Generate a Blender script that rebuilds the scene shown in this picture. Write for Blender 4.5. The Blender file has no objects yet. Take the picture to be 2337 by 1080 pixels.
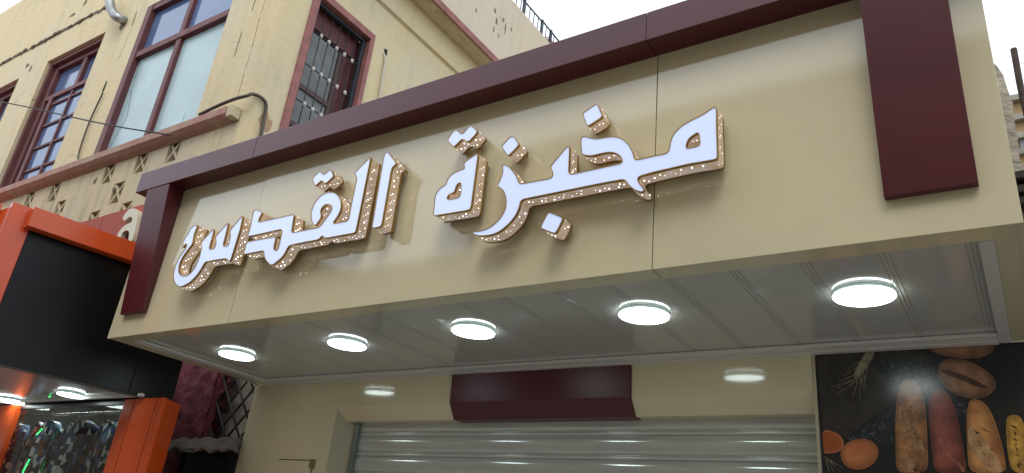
import bpy, bmesh, math, random
from mathutils import Vector, Matrix, noise
from mathutils.geometry import tessellate_polygon
random.seed(7)
SC = bpy.context.scene
COL = SC.collection
R = math.radians

# ------------------------------------------------------------------ camera
cam_data = bpy.data.cameras.new('camera')
cam_data.sensor_width = 36.0
cam_data.lens = 26.725
cam_data.clip_start = 0.02
cam_data.clip_end = 400
cam = bpy.data.objects.new('camera', cam_data)
COL.objects.link(cam)
rt = Vector((0.83656679, 0.53853568, 0.10067439))
fw = Vector((-0.52933866, 0.747132, 0.401988))
up = Vector((0.14126782, -0.38958066, 0.91009357))
cam.matrix_world = Matrix(((rt.x, up.x, -fw.x, 0), (rt.y, up.y, -fw.y, 0), (rt.z, up.z, -fw.z, 1.6), (0, 0, 0, 1)))
SC.camera = cam

# ------------------------------------------------------------------ sky, sun, exposure
world = bpy.data.worlds.new('World')
SC.world = world
world.use_nodes = True
wt = world.node_tree
wt.nodes.clear()
w_out = wt.nodes.new('ShaderNodeOutputWorld')
w_bg = wt.nodes.new('ShaderNodeBackground')
w_sky = wt.nodes.new('ShaderNodeTexSky')
w_sky.sky_type = 'NISHITA'
w_sky.sun_disc = False
w_sky.sun_elevation = R(52)
w_sky.sun_rotation = R(205)
w_tc = wt.nodes.new('ShaderNodeTexCoord')
w_n = wt.nodes.new('ShaderNodeTexNoise')
w_n.inputs['Scale'].default_value = 2.2
w_n.inputs['Detail'].default_value = 6
w_r = wt.nodes.new('ShaderNodeMapRange')
w_r.inputs[1].default_value = 0.3
w_r.inputs[2].default_value = 0.7
w_r.inputs[3].default_value = 0.35
w_r.inputs[4].default_value = 1.0
w_mix = wt.nodes.new('ShaderNodeMixRGB')
w_mix.inputs[2].default_value = (7.6, 8.1, 8.6, 1)
wt.links.new(w_tc.outputs['Generated'], w_n.inputs['Vector'])
wt.links.new(w_n.outputs['Fac'], w_r.inputs[0])
wt.links.new(w_r.outputs[0], w_mix.inputs[0])
wt.links.new(w_sky.outputs[0], w_mix.inputs[1])
wt.links.new(w_mix.outputs[0], w_bg.inputs[0])
w_bg.inputs[1].default_value = 0.13
wt.links.new(w_bg.outputs[0], w_out.inputs[0])

sun_d = bpy.data.lights.new('sun', 'SUN')
sun_d.energy = 0.7
sun_d.angle = R(25)
sun_d.color = (1, 0.96, 0.9)
sun = bpy.data.objects.new('sun', sun_d)
COL.objects.link(sun)
sun.rotation_euler = Vector((0.25, -0.55, 0.8)).to_track_quat('Z', 'Y').to_euler()

SC.view_settings.view_transform = 'Standard'
SC.view_settings.look = 'None'
SC.view_settings.exposure = 0.8
SC.view_settings.gamma = 1.0
SC.view_settings.use_curve_mapping = False
SC.cycles.max_bounces = 10
SC.cycles.transparent_max_bounces = 16
SC.cycles.diffuse_bounces = 4
SC.cycles.use_denoising = True
SC.cycles.sample_clamp_indirect = 4

LETTER_SHAPES = {
    'seen': dict(outer=[(-4.383, 3.479), (-4.375, 3.47), (-4.383, 3.434), (-4.386, 3.399), (-4.378, 3.369), (-4.373, 3.336), (-4.406, 3.303), (-4.436, 3.262), (-4.453, 3.221), (-4.448, 3.173), (-4.423, 3.136), (-4.372, 3.111), (-4.326, 3.113), (-4.288, 3.132), (-4.264, 3.171), (-4.255, 3.219), (-4.255, 3.268), (-4.265, 3.307), (-4.287, 3.331), (-4.194, 3.417), (-4.18, 3.411), (-4.176, 3.376), (-4.174, 3.338), (-4.175, 3.271), (-4.116, 3.268), (-4.118, 3.317), (-4.147, 3.352), (-4.054, 3.439), (-4.044, 3.431), (-4.038, 3.354), (-4.036, 3.271), (-3.981, 3.266), (-3.986, 3.339), (-4.011, 3.376), (-3.92, 3.466), (-3.911, 3.457), (-3.903, 3.375), (-3.907, 3.297), (-3.913, 3.202), (-3.916, 3.154), (-3.936, 3.16), (-3.964, 3.179), (-4.062, 3.183), (-4.178, 3.184), (-4.19, 3.149), (-4.223, 3.099), (-4.278, 3.057), (-4.357, 3.036), (-4.417, 3.055), (-4.459, 3.088), (-4.489, 3.138), (-4.498, 3.189), (-4.481, 3.256), (-4.451, 3.296), (-4.433, 3.326), (-4.439, 3.351), (-4.457, 3.348), (-4.472, 3.322), (-4.487, 3.346), (-4.486, 3.395), (-4.46, 3.423), (-4.454, 3.458), (-4.426, 3.479)], holes=[]),
    'makhbaz': dict(outer=[(-0.888, 3.443), (-0.881, 3.43), (-0.882, 3.361), (-0.879, 3.196), (-0.888, 3.189), (-1.004, 3.193), (-1.164, 3.187), (-1.228, 3.181), (-1.219, 3.152), (-1.204, 3.131), (-1.193, 3.116), (-1.196, 3.104), (-1.213, 3.105), (-1.243, 3.123), (-1.268, 3.151), (-1.283, 3.175), (-1.295, 3.182), (-1.39, 3.184), (-1.601, 3.183), (-1.815, 3.182), (-1.818, 3.139), (-1.837, 3.098), (-1.867, 3.066), (-1.91, 3.036), (-1.957, 3.024), (-2.013, 3.027), (-2.05, 3.036), (-2.077, 3.051), (-2.073, 3.062), (-2.039, 3.057), (-1.99, 3.061), (-1.951, 3.08), (-1.92, 3.106), (-1.9, 3.141), (-1.897, 3.185), (-1.911, 3.233), (-1.933, 3.264), (-1.967, 3.282), (-1.95, 3.313), (-1.938, 3.358), (-1.948, 3.397), (-1.936, 3.399), (-1.905, 3.381), (-1.873, 3.344), (-1.848, 3.306), (-1.843, 3.295), (-1.833, 3.27), (-1.654, 3.265), (-1.653, 3.291), (-1.661, 3.307), (-1.674, 3.325), (-1.584, 3.422), (-1.573, 3.412), (-1.57, 3.342), (-1.567, 3.264), (-1.308, 3.266), (-1.301, 3.275), (-1.312, 3.301), (-1.336, 3.323), (-1.367, 3.335), (-1.409, 3.337), (-1.451, 3.335), (-1.484, 3.343), (-1.506, 3.356), (-1.513, 3.374), (-1.519, 3.443), (-1.516, 3.45), (-1.497, 3.451), (-1.468, 3.433), (-1.43, 3.42), (-1.393, 3.419), (-1.356, 3.415), (-1.319, 3.4), (-1.287, 3.37), (-1.266, 3.338), (-1.25, 3.303), (-1.244, 3.275), (-1.236, 3.267), (-1.14, 3.269), (-1.09, 3.267), (-1.085, 3.307), (-1.076, 3.345), (-1.053, 3.374), (-1.017, 3.396), (-0.974, 3.409), (-0.936, 3.421), (-0.905, 3.439)], holes=[[(-0.959, 3.337), (-0.982, 3.326), (-1.001, 3.315), (-1.01, 3.29), (-1.011, 3.275), (-1.005, 3.27), (-0.953, 3.271), (-0.956, 3.302)]]),
    'ta': dict(outer=[(-2.111, 3.501), (-2.104, 3.491), (-2.103, 3.19), (-2.116, 3.181), (-2.34, 3.188), (-2.342, 3.223), (-2.345, 3.261), (-2.349, 3.304), (-2.338, 3.329), (-2.31, 3.352), (-2.286, 3.358), (-2.284, 3.382), (-2.265, 3.41), (-2.229, 3.423), (-2.183, 3.427), (-2.181, 3.437), (-2.194, 3.461), (-2.168, 3.477), (-2.136, 3.491)], holes=[[(-2.19, 3.351), (-2.212, 3.346), (-2.219, 3.32), (-2.222, 3.299), (-2.254, 3.296), (-2.265, 3.281), (-2.261, 3.268), (-2.226, 3.265), (-2.184, 3.267), (-2.184, 3.3)]]),
    'tadots': dict(outer=[(-2.275, 3.683), (-2.252, 3.664), (-2.233, 3.644), (-2.215, 3.654), (-2.188, 3.685), (-2.171, 3.677), (-2.131, 3.641), (-2.132, 3.623), (-2.18, 3.58), (-2.198, 3.595), (-2.224, 3.611), (-2.238, 3.601), (-2.269, 3.574), (-2.282, 3.583), (-2.323, 3.626), (-2.32, 3.64), (-2.291, 3.681)], holes=[]),
    'zdot': dict(outer=[(-1.908, 3.552), (-1.893, 3.542), (-1.862, 3.5), (-1.862, 3.486), (-1.913, 3.442), (-1.924, 3.446), (-1.967, 3.504), (-1.961, 3.514), (-1.919, 3.551)], holes=[]),
    'bdot': dict(outer=[(-1.658, 3.089), (-1.646, 3.087), (-1.581, 3.052), (-1.578, 3.04), (-1.606, 2.981), (-1.617, 2.977), (-1.688, 3.013), (-1.694, 3.024), (-1.663, 3.085)], holes=[]),
    'khdot': dict(outer=[(-1.45, 3.614), (-1.442, 3.609), (-1.413, 3.541), (-1.415, 3.53), (-1.481, 3.5), (-1.492, 3.505), (-1.519, 3.572), (-1.517, 3.583)], holes=[]),
    'alif': dict(outer=[(-2.756, 3.659), (-2.739, 3.65), (-2.665, 3.57), (-2.666, 3.558), (-2.688, 3.545), (-2.691, 3.527), (-2.686, 3.192), (-2.702, 3.187), (-2.757, 3.186), (-2.766, 3.452), (-2.771, 3.6), (-2.77, 3.643), (-2.766, 3.656)], holes=[]),
    'lqd': dict(outer=[(-2.873, 3.657), (-2.871, 3.635), (-2.871, 3.188), (-2.88, 3.18), (-3.097, 3.183), (-3.114, 3.189), (-3.133, 3.204), (-3.142, 3.198), (-3.157, 3.183), (-3.262, 3.184), (-3.363, 3.184), (-3.403, 3.182), (-3.417, 3.141), (-3.436, 3.113), (-3.471, 3.092), (-3.509, 3.072), (-3.538, 3.086), (-3.587, 3.123), (-3.61, 3.158), (-3.616, 3.182), (-3.807, 3.183), (-3.806, 3.223), (-3.808, 3.269), (-3.542, 3.263), (-3.535, 3.254), (-3.534, 3.199), (-3.525, 3.177), (-3.506, 3.166), (-3.491, 3.174), (-3.49, 3.213), (-3.495, 3.303), (-3.813, 3.302), (-3.809, 3.365), (-3.818, 3.46), (-3.818, 3.483), (-3.801, 3.488), (-3.721, 3.454), (-3.738, 3.43), (-3.743, 3.4), (-3.739, 3.39), (-3.418, 3.39), (-3.416, 3.353), (-3.406, 3.278), (-3.402, 3.266), (-3.174, 3.264), (-3.139, 3.306), (-3.11, 3.341), (-3.101, 3.37), (-3.116, 3.391), (-3.143, 3.403), (-3.171, 3.404), (-3.193, 3.386), (-3.193, 3.358), (-3.173, 3.333), (-3.192, 3.3), (-3.212, 3.274), (-3.244, 3.302), (-3.267, 3.343), (-3.276, 3.382), (-3.266, 3.431), (-3.233, 3.469), (-3.19, 3.486), (-3.142, 3.483), (-3.089, 3.46), (-3.051, 3.422), (-3.031, 3.381), (-3.027, 3.344), (-3.04, 3.31), (-3.073, 3.268), (-2.954, 3.265), (-2.948, 3.288), (-2.952, 3.373), (-2.952, 3.539), (-2.978, 3.566), (-2.974, 3.578)], holes=[]),
    'qdots': dict(outer=[(-3.281, 3.648), (-3.266, 3.64), (-3.237, 3.611), (-3.198, 3.642), (-3.184, 3.636), (-3.149, 3.59), (-3.153, 3.581), (-3.203, 3.546), (-3.218, 3.555), (-3.244, 3.577), (-3.255, 3.573), (-3.29, 3.547), (-3.305, 3.563), (-3.334, 3.605), (-3.329, 3.617), (-3.292, 3.646)], holes=[]),
}
CREAM_LETTER = [(-7.92, 4.679), (-7.887, 4.654), (-7.85, 4.661), (-7.824, 4.688), (-7.762, 4.684), (-7.729, 4.659), (-7.714, 4.612), (-7.809, 4.603), (-7.889, 4.566), (-7.929, 4.509), (-7.921, 4.458), (-7.84, 4.439), (-7.845, 4.502), (-7.797, 4.526), (-7.732, 4.515), (-7.696, 4.485), (-7.66, 4.381), (-7.589, 4.358), (-7.582, 4.454), (-7.61, 4.582), (-7.635, 4.687), (-7.674, 4.744), (-7.744, 4.782), (-7.832, 4.798), (-7.899, 4.771), (-7.939, 4.714)]


# ------------------------------------------------------------------ helpers
def tag(o, label=None, cat=None, group=None, kind=None):
    if label: o['label'] = label
    if cat: o['category'] = cat
    if group: o['group'] = group
    if kind: o['kind'] = kind
    return o

def thing(name, loc, label, cat, group=None):
    o = bpy.data.objects.new(name, None)
    o.location = loc
    o.empty_display_size = 0.1
    COL.objects.link(o)
    bpy.context.view_layer.update()
    return tag(o, label, cat, group)

def origin_of(o):
    v = Vector((0, 0, 0))
    while o is not None:
        v += o.location
        o = o.parent
    return v

def copy_tree(o, parent=None):
    c = o.copy()
    COL.objects.link(c)
    c.parent = parent
    for ch in o.children:
        copy_tree(ch, c)
    return c

class MB:
    """collects geometry in world coordinates"""
    def __init__(s):
        s.bm = bmesh.new()
        s.uv = s.bm.loops.layers.uv.new('UVMap')
    def face(s, pts, uv=None, smooth=False):
        vs = [s.bm.verts.new(p) for p in pts]
        try:
            f = s.bm.faces.new(vs)
        except ValueError:
            return None
        f.smooth = smooth
        if uv:
            for l, t in zip(f.loops, uv):
                l[s.uv].uv = t
        return f
    def box(s, x0, x1, y0, y1, z0, z1):
        p = [(x0, y0, z0), (x1, y0, z0), (x1, y1, z0), (x0, y1, z0), (x0, y0, z1), (x1, y0, z1), (x1, y1, z1), (x0, y1, z1)]
        vs = [s.bm.verts.new(q) for q in p]
        for i in ((0, 3, 2, 1), (4, 5, 6, 7), (0, 1, 5, 4), (1, 2, 6, 5), (2, 3, 7, 6), (3, 0, 4, 7)):
            s.bm.faces.new([vs[k] for k in i])
        return s
    def hexa(s, p):
        vs = [s.bm.verts.new(q) for q in p]
        for i in ((0, 3, 2, 1), (4, 5, 6, 7), (0, 1, 5, 4), (1, 2, 6, 5), (2, 3, 7, 6), (3, 0, 4, 7)):
            s.bm.faces.new([vs[k] for k in i])
        return s
    def prism(s, poly, a, b, plane='XZ'):
        """poly 2D extruded between a and b along the third axis"""
        def P(q, d):
            if plane == 'XZ': return (q[0], d, q[1])
            if plane == 'YZ': return (d, q[0], q[1])
            return (q[0], q[1], d)
        n = len(poly)
        A = [s.bm.verts.new(P(q, a)) for q in poly]
        B = [s.bm.verts.new(P(q, b)) for q in poly]
        for i in range(n):
            j = (i + 1) % n
            s.bm.faces.new((A[i], A[j], B[j], B[i]))
        tris = tessellate_polygon([[Vector((q[0], q[1], 0)) for q in poly]])
        for t in tris:
            s.bm.faces.new([A[k] for k in t])
            s.bm.faces.new([B[k] for k in reversed(t)])
        return s
    def tube(s, pts, r, n=8, close=True):
        pts = [Vector(p) for p in pts]
        rings = []
        prev = None
        for i, p in enumerate(pts):
            d = (pts[min(i + 1, len(pts) - 1)] - pts[max(i - 1, 0)]).normalized()
            if prev is None:
                a = d.orthogonal().normalized()
            else:
                a = (prev - d * prev.dot(d)).normalized()
            prev = a
            b = d.cross(a)
            rr = r[i] if isinstance(r, (list, tuple)) else r
            rings.append([s.bm.verts.new(p + a * rr * math.cos(k * 2 * math.pi / n) + b * rr * math.sin(k * 2 * math.pi / n)) for k in range(n)])
        for q in range(len(rings) - 1):
            for k in range(n):
                f = s.bm.faces.new((rings[q][k], rings[q][(k + 1) % n], rings[q + 1][(k + 1) % n], rings[q + 1][k]))
                f.smooth = True
        if close:
            s.bm.faces.new(list(reversed(rings[0])))
            s.bm.faces.new(rings[-1])
        return s
    def lathe(s, cx, cy, prof, n=40):
        """prof: (radius, z) pairs round a vertical axis"""
        rings = []
        for r, z in prof:
            if r < 1e-6:
                rings.append([s.bm.verts.new((cx, cy, z))])
            else:
                rings.append([s.bm.verts.new((cx + r * math.cos(k * 2 * math.pi / n), cy + r * math.sin(k * 2 * math.pi / n), z)) for k in range(n)])
        for a, b in zip(rings, rings[1:]):
            for k in range(n):
                q = [a[k % len(a)], a[(k + 1) % len(a)], b[(k + 1) % len(b)], b[k % len(b)]]
                u = []
                for v in q:
                    if v not in u: u.append(v)
                if len(u) > 2:
                    f = s.bm.faces.new(u)
                    f.smooth = True
        return s
    def build(s, name, mat, parent=None, bevel=0, merge=False, seg=2):
        bm = s.bm
        if merge:
            bmesh.ops.remove_doubles(bm, verts=bm.verts, dist=1e-4)
        bmesh.ops.recalc_face_normals(bm, faces=bm.faces)
        if bevel:
            es = [e for e in bm.edges if len(e.link_faces) == 2 and e.calc_face_angle(0) > 0.5]
            bmesh.ops.bevel(bm, geom=es, offset=bevel, segments=seg, profile=0.6, affect='EDGES', clamp_overlap=True)
        o = origin_of(parent) if parent is not None else Vector((0, 0, 0))
        if parent is None and len(bm.verts):
            xs = [v.co for v in bm.verts]
            lo = Vector((min(v.x for v in xs), min(v.y for v in xs), min(v.z for v in xs)))
            hi = Vector((max(v.x for v in xs), max(v.y for v in xs), max(v.z for v in xs)))
            o = Vector(((lo.x + hi.x) / 2, (lo.y + hi.y) / 2, lo.z))
        for v in bm.verts: v.co -= o
        me = bpy.data.meshes.new(name)
        bm.to_mesh(me)
        bm.free()
        me.materials.append(mat)
        ob = bpy.data.objects.new(name, me)
        COL.objects.link(ob)
        if parent is not None:
            ob.parent = parent
        else:
            ob.location = o
        return ob

def box(name, dims, mat, parent=None, bevel=0.0):
    return MB().box(*dims).build(name, mat, parent, bevel)

def grid_wall(mb, us, vs, holes, fn, depth, inner=True):
    """a wall in the (u, v) plane with rectangular holes; fn(u, v, d) gives the point; reveals run back by depth"""
    U = sorted(set([us[0], us[1]] + [h[k] for h in holes for k in (0, 1)]))
    V = sorted(set([vs[0], vs[1]] + [h[k] for h in holes for k in (2, 3)]))
    for a, b in zip(U, U[1:]):
        for c, d in zip(V, V[1:]):
            mu, mv = (a + b) / 2, (c + d) / 2
            if any(h[0] < mu < h[1] and h[2] < mv < h[3] for h in holes):
                continue
            mb.face([fn(a, c, 0), fn(b, c, 0), fn(b, d, 0), fn(a, d, 0)])
    for h in holes:
        a, b, c, d = h[:4]
        dp = h[4] if len(h) > 4 else depth
        mb.face([fn(a, c, 0), fn(a, d, 0), fn(a, d, dp), fn(a, c, dp)])
        mb.face([fn(b, c, 0), fn(b, d, 0), fn(b, d, dp), fn(b, c, dp)])
        mb.face([fn(a, c, 0), fn(b, c, 0), fn(b, c, dp), fn(a, c, dp)])
        mb.face([fn(a, d, 0), fn(b, d, 0), fn(b, d, dp), fn(a, d, dp)])
        if len(h) > 5 and h[5]:
            mb.face([fn(a, c, dp), fn(b, c, dp), fn(b, d, dp), fn(a, d, dp)])

# ------------------------------------------------------------------ materials
MATS = {}
def mat(name, col, rough=0.6, metal=0.0, spec=0.5, var=0.0, var_scale=4.0, col2=None, bump=0.0, bump_scale=60.0, coat=0.0, stretch=None, thr=None, rvar=0.0, emit=None, es=0.0):
    if name in MATS: return MATS[name]
    m = bpy.data.materials.new(name)
    m.use_nodes = True
    t = m.node_tree
    b = t.nodes['Principled BSDF']
    b.inputs['Roughness'].default_value = rough
    b.inputs['Metallic'].default_value = metal
    b.inputs['Specular IOR Level'].default_value = spec
    b.inputs['Coat Weight'].default_value = coat
    b.inputs['Coat Roughness'].default_value = 0.05
    b.inputs['Base Color'].default_value = (*col, 1)
    tc = t.nodes.new('ShaderNodeTexCoord')
    src = tc.outputs['Object']
    if stretch:
        mp = t.nodes.new('ShaderNodeMapping')
        mp.inputs['Scale'].default_value = stretch
        t.links.new(src, mp.inputs['Vector'])
        src = mp.outputs[0]
    if var or col2:
        n = t.nodes.new('ShaderNodeTexNoise')
        n.inputs['Scale'].default_value = var_scale
        n.inputs['Detail'].default_value = 8
        n.inputs['Roughness'].default_value = 0.62
        t.links.new(src, n.inputs['Vector'])
        r = t.nodes.new('ShaderNodeValToRGB')
        c2 = col2 if col2 else tuple(c * (1 - var) for c in col)
        lo, hi = thr if thr else (0.35, 0.65)
        r.color_ramp.elements[0].position = lo
        r.color_ramp.elements[0].color = (*c2, 1)
        r.color_ramp.elements[1].position = hi
        r.color_ramp.elements[1].color = (*col, 1)
        t.links.new(n.outputs['Fac'], r.inputs[0])
        t.links.new(r.outputs[0], b.inputs['Base Color'])
        if rvar:
            mr = t.nodes.new('ShaderNodeMapRange')
            mr.inputs[3].default_value = rough + rvar
            mr.inputs[4].default_value = rough
            t.links.new(n.outputs['Fac'], mr.inputs[0])
            t.links.new(mr.outputs[0], b.inputs['Roughness'])
    if bump:
        n2 = t.nodes.new('ShaderNodeTexNoise')
        n2.inputs['Scale'].default_value = bump_scale
        n2.inputs['Detail'].default_value = 5
        t.links.new(src, n2.inputs['Vector'])
        bp = t.nodes.new('ShaderNodeBump')
        bp.inputs['Strength'].default_value = 1.0
        bp.inputs['Distance'].default_value = bump
        t.links.new(n2.outputs['Fac'], bp.inputs['Height'])
        t.links.new(bp.outputs[0], b.inputs['Normal'])
    if emit:
        b.inputs['Emission Color'].default_value = (*emit, 1)
        b.inputs['Emission Strength'].default_value = es
    MATS[name] = m
    return m

CREAM = mat('cream aluminium panel', (0.63, 0.565, 0.375), 0.07, spec=0.6, var=0.06, var_scale=1.3, bump=0.0004, bump_scale=1.1, rvar=0.03, coat=0.35)
CREAM_DULL = mat('cream aluminium panel edge', (0.44, 0.39, 0.26), 0.3)
MAROON = mat('maroon brushed panel', (0.088, 0.009, 0.017), 0.34, spec=0.5, var=0.25, var_scale=5, bump=0.0002, bump_scale=260, stretch=(0.15, 1, 1))
SEAM = mat('dark seam sealant', (0.03, 0.028, 0.025), 0.8)
PVC = mat('grey pvc ceiling', (0.47, 0.46, 0.43), 0.10, spec=0.5, var=0.04, var_scale=2, bump=0.0008, bump_scale=2)
TRIM = mat('white pvc trim', (0.62, 0.60, 0.57), 0.28, var=0.06, var_scale=8)
LAMP = mat('lamp diffuser', (0.9, 0.95, 0.95), 0.4, emit=(0.86, 1.0, 0.98), es=6.5)
LAMP_BLUE = mat('cool lamp diffuser', (0.88, 0.93, 1.0), 0.4, emit=(0.78, 0.91, 1.0), es=6.0)
LAMP_BODY = mat('lamp housing', (0.62, 0.74, 0.72), 0.35, emit=(0.62, 0.95, 0.90), es=0.12)
ACRYL = mat('lit acrylic face', (0.34, 0.37, 0.44), 0.25, emit=(0.52, 0.62, 0.93), es=0.46)
GOLD = mat('brass letter trim', (0.42, 0.27, 0.10), 0.34, metal=0.75, var=0.3, var_scale=30)
SHUT = mat('galvanised shutter', (0.56, 0.58, 0.54), 0.15, metal=0.3, spec=0.7, var=0.1, var_scale=6, stretch=(0.5, 1, 6), bump=0.0006, bump_scale=5)
DARK = mat('unlit interior', (0.012, 0.012, 0.013), 0.9)
IRON = mat('dark painted iron', (0.035, 0.04, 0.05), 0.5, metal=0.3, var=0.4, var_scale=14)
WIN_RED = mat('weathered oxide red wood', (0.145, 0.042, 0.042), 0.6, var=0.35, var_scale=9, bump=0.002, bump_scale=40, stretch=(1, 1, 0.4))
WIN_PINK = mat('faded pink red paint', (0.31, 0.115, 0.10), 0.65, var=0.35, var_scale=6, bump=0.002, bump_scale=50)
ORANGE = mat('orange aluminium panel', (0.66, 0.085, 0.014), 0.22, spec=0.5, var=0.12, var_scale=2)
SALMON = ORANGE
BLACKP = mat('black gloss panel', (0.006, 0.0065, 0.008), 0.30, spec=0.22, var=0.2, var_scale=3)
RED_PANEL = mat('brick red panel', (0.36, 0.060, 0.036), 0.6, spec=0.25, var=0.12, var_scale=3)
LETTER_CREAM = mat('cream raised letter', (0.58, 0.52, 0.38), 0.4)
MAGENTA = mat('magenta rough plaster', (0.17, 0.034, 0.046), 0.85, col2=(0.10, 0.02, 0.03), var=0.3, var_scale=5, bump=0.012, bump_scale=18)
PALE = mat('pale dirty plaster', (0.34, 0.31, 0.25), 0.85, var=0.4, var_scale=3, bump=0.006, bump_scale=25)
RAG = mat('torn sheet', (0.13, 0.105, 0.085), 0.85, var=0.5, var_scale=9, bump=0.004, bump_scale=30)
CONCRETE = mat('street concrete', (0.36, 0.335, 0.29), 0.85, var=0.3, var_scale=1.5, bump=0.004, bump_scale=30)
RUST = mat('rusty steel', (0.075, 0.042, 0.03), 0.8, var=0.5, var_scale=30, bump=0.002, bump_scale=80)
CONDUIT = mat('brown cable conduit', (0.085, 0.062, 0.045), 0.6, var=0.3, var_scale=20)
WHITE_CABLE = mat('off white cable', (0.5, 0.46, 0.38), 0.5)

def wall_mat(name, base, pale, dirt, streak=0.4):
    """aged limewash: patches of two tones, vertical dirt streaks, fine cracks, gritty relief"""
    m = bpy.data.materials.new(name)
    m.use_nodes = True
    t = m.node_tree
    N = t.nodes.new
    b = t.nodes['Principled BSDF']
    b.inputs['Roughness'].default_value = 0.88
    b.inputs['Specular IOR Level'].default_value = 0.2
    tc = N('ShaderNodeTexCoord')
    def nz(scale, stretch=None, detail=8, rough=0.6):
        n = N('ShaderNodeTexNoise')
        n.inputs['Scale'].default_value = scale
        n.inputs['Detail'].default_value = detail
        n.inputs['Roughness'].default_value = rough
        if stretch:
            mp = N('ShaderNodeMapping')
            mp.inputs['Scale'].default_value = stretch
            t.links.new(tc.outputs['Object'], mp.inputs['Vector'])
            t.links.new(mp.outputs[0], n.inputs['Vector'])
        else:
            t.links.new(tc.outputs['Object'], n.inputs['Vector'])
        return n.outputs['Fac']
    def ramp(s, lo, hi):
        r = N('ShaderNodeMapRange')
        r.inputs[1].default_value = lo
        r.inputs[2].default_value = hi
        t.links.new(s, r.inputs[0])
        return r.outputs[0]
    def mix(f, a, c):
        x = N('ShaderNodeMixRGB')
        t.links.new(f, x.inputs[0])
        for k, v in ((1, a), (2, c)):
            if isinstance(v, tuple): x.inputs[k].default_value = (*v, 1)
            else: t.links.new(v, x.inputs[k])
        return x.outputs[0]
    def mul(a, k):
        x = N('ShaderNodeMath'); x.operation = 'MULTIPLY'
        t.links.new(a, x.inputs[0])
        if isinstance(k, (int, float)): x.inputs[1].default_value = k
        else: t.links.new(k, x.inputs[1])
        return x.outputs[0]
    c = mix(ramp(nz(0.9), 0.42, 0.6), base, pale)
    c = mix(mul(ramp(nz(1.5, (3.2, 3.2, 0.35)), 0.52, 0.75), streak), c, dirt)
    c = mix(mul(ramp(nz(9.0, (1, 1, 0.5), 10, 0.75), 0.58, 0.74), 0.55), c, dirt)
    v = N('ShaderNodeTexVoronoi')
    v.feature = 'DISTANCE_TO_EDGE'
    v.inputs['Scale'].default_value = 0.8
    wn = N('ShaderNodeTexNoise'); wn.inputs['Scale'].default_value = 3; wn.inputs['Detail'].default_value = 6
    t.links.new(tc.outputs['Object'], wn.inputs['Vector'])
    ad = N('ShaderNodeMixRGB'); ad.blend_type = 'ADD'; ad.inputs[0].default_value = 0.5
    t.links.new(tc.outputs['Object'], ad.inputs[1]); t.links.new(wn.outputs['Color'], ad.inputs[2])
    t.links.new(ad.outputs[0], v.inputs['Vector'])
    cr = N('ShaderNodeMapRange'); cr.inputs[1].default_value = 0.0; cr.inputs[2].default_value = 0.006
    cr.inputs[3].default_value = 1; cr.inputs[4].default_value = 0
    t.links.new(v.outputs['Distance'], cr.inputs[0])
    crf = mul(cr.outputs[0], ramp(nz(0.7), 0.5, 0.62))
    c = mix(mul(crf, 0.8), c, (0.10, 0.08, 0.06))
    t.links.new(c, b.inputs['Base Color'])
    bp = N('ShaderNodeBump'); bp.inputs['Distance'].default_value = 0.012
    t.links.new(nz(14, None, 10, 0.7), bp.inputs['Height'])
    t.links.new(bp.outputs[0], b.inputs['Normal'])
    return m
YELLOW = wall_mat('aged yellow limewash', (0.62, 0.515, 0.315), (0.59, 0.515, 0.36), (0.36, 0.295, 0.20))
YELLOW_DIRTY = wall_mat('stained yellow limewash', (0.55, 0.46, 0.30), (0.52, 0.45, 0.32), (0.30, 0.25, 0.18), 0.85)
PINKWALL = wall_mat('aged pinkish limewash', (0.56, 0.48, 0.35), (0.56, 0.49, 0.38), (0.36, 0.29, 0.22), 0.3)
OPP_WALL = wall_mat('ochre limewash opposite', (0.33, 0.27, 0.18), (0.36, 0.30, 0.22), (0.20, 0.16, 0.12))

def perforated():
    """brass sheet punched with small round holes in staggered rows, light showing through"""
    m = bpy.data.materials.new('perforated brass side')
    m.use_nodes = True
    t = m.node_tree
    N = t.nodes.new
    b = t.nodes['Principled BSDF']
    b.inputs['Metallic'].default_value = 0.6
    b.inputs['Roughness'].default_value = 0.4
    b.inputs['Base Color'].default_value = (0.44, 0.27, 0.09, 1)
    uv = N('ShaderNodeUVMap'); uv.uv_map = 'UVMap'
    sep = N('ShaderNodeSeparateXYZ')
    t.links.new(uv.outputs[0], sep.inputs[0])
    def M(op, a, c=None):
        x = N('ShaderNodeMath'); x.operation = op
        for k, v in ((0, a), (1, c)):
            if v is None: continue
            if isinstance(v, (int, float)): x.inputs[k].default_value = v
            else: t.links.new(v, x.inputs[k])
        return x.outputs[0]
    k = math.pi / 0.0068
    s = M('MULTIPLY', M('SINE', M('MULTIPLY', sep.outputs[0], k)), M('SINE', M('MULTIPLY', sep.outputs[1], k)))
    s = M('ABSOLUTE', s)
    hole = M('GREATER_THAN', s, 0.50)
    inside = M('MULTIPLY', M('GREATER_THAN', sep.outputs[1], 0.012), M('LESS_THAN', sep.outputs[1], 0.074))
    hole = M('MULTIPLY', hole, inside)
    n = N('ShaderNodeTexNoise'); n.inputs['Scale'].default_value = 26
    t.links.new(uv.outputs[0], n.inputs['Vector'])
    r = N('ShaderNodeValToRGB')
    r.color_ramp.elements[0].position = 0.38; r.color_ramp.elements[0].color = (0.42, 0.34, 0.24, 1)
    r.color_ramp.elements[1].position = 0.70; r.color_ramp.elements[1].color = (0.60, 0.56, 0.58, 1)
    t.links.new(n.outputs['Fac'], r.inputs[0])
    t.links.new(r.outputs[0], b.inputs['Emission Color'])
    t.links.new(M('MULTIPLY', hole, 0.75), b.inputs['Emission Strength'])
    return m
PERF = perforated()
LED = mat('white led point', (1, 1, 1), 0.4, emit=(0.9, 0.9, 1.0), es=7.0)
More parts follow.
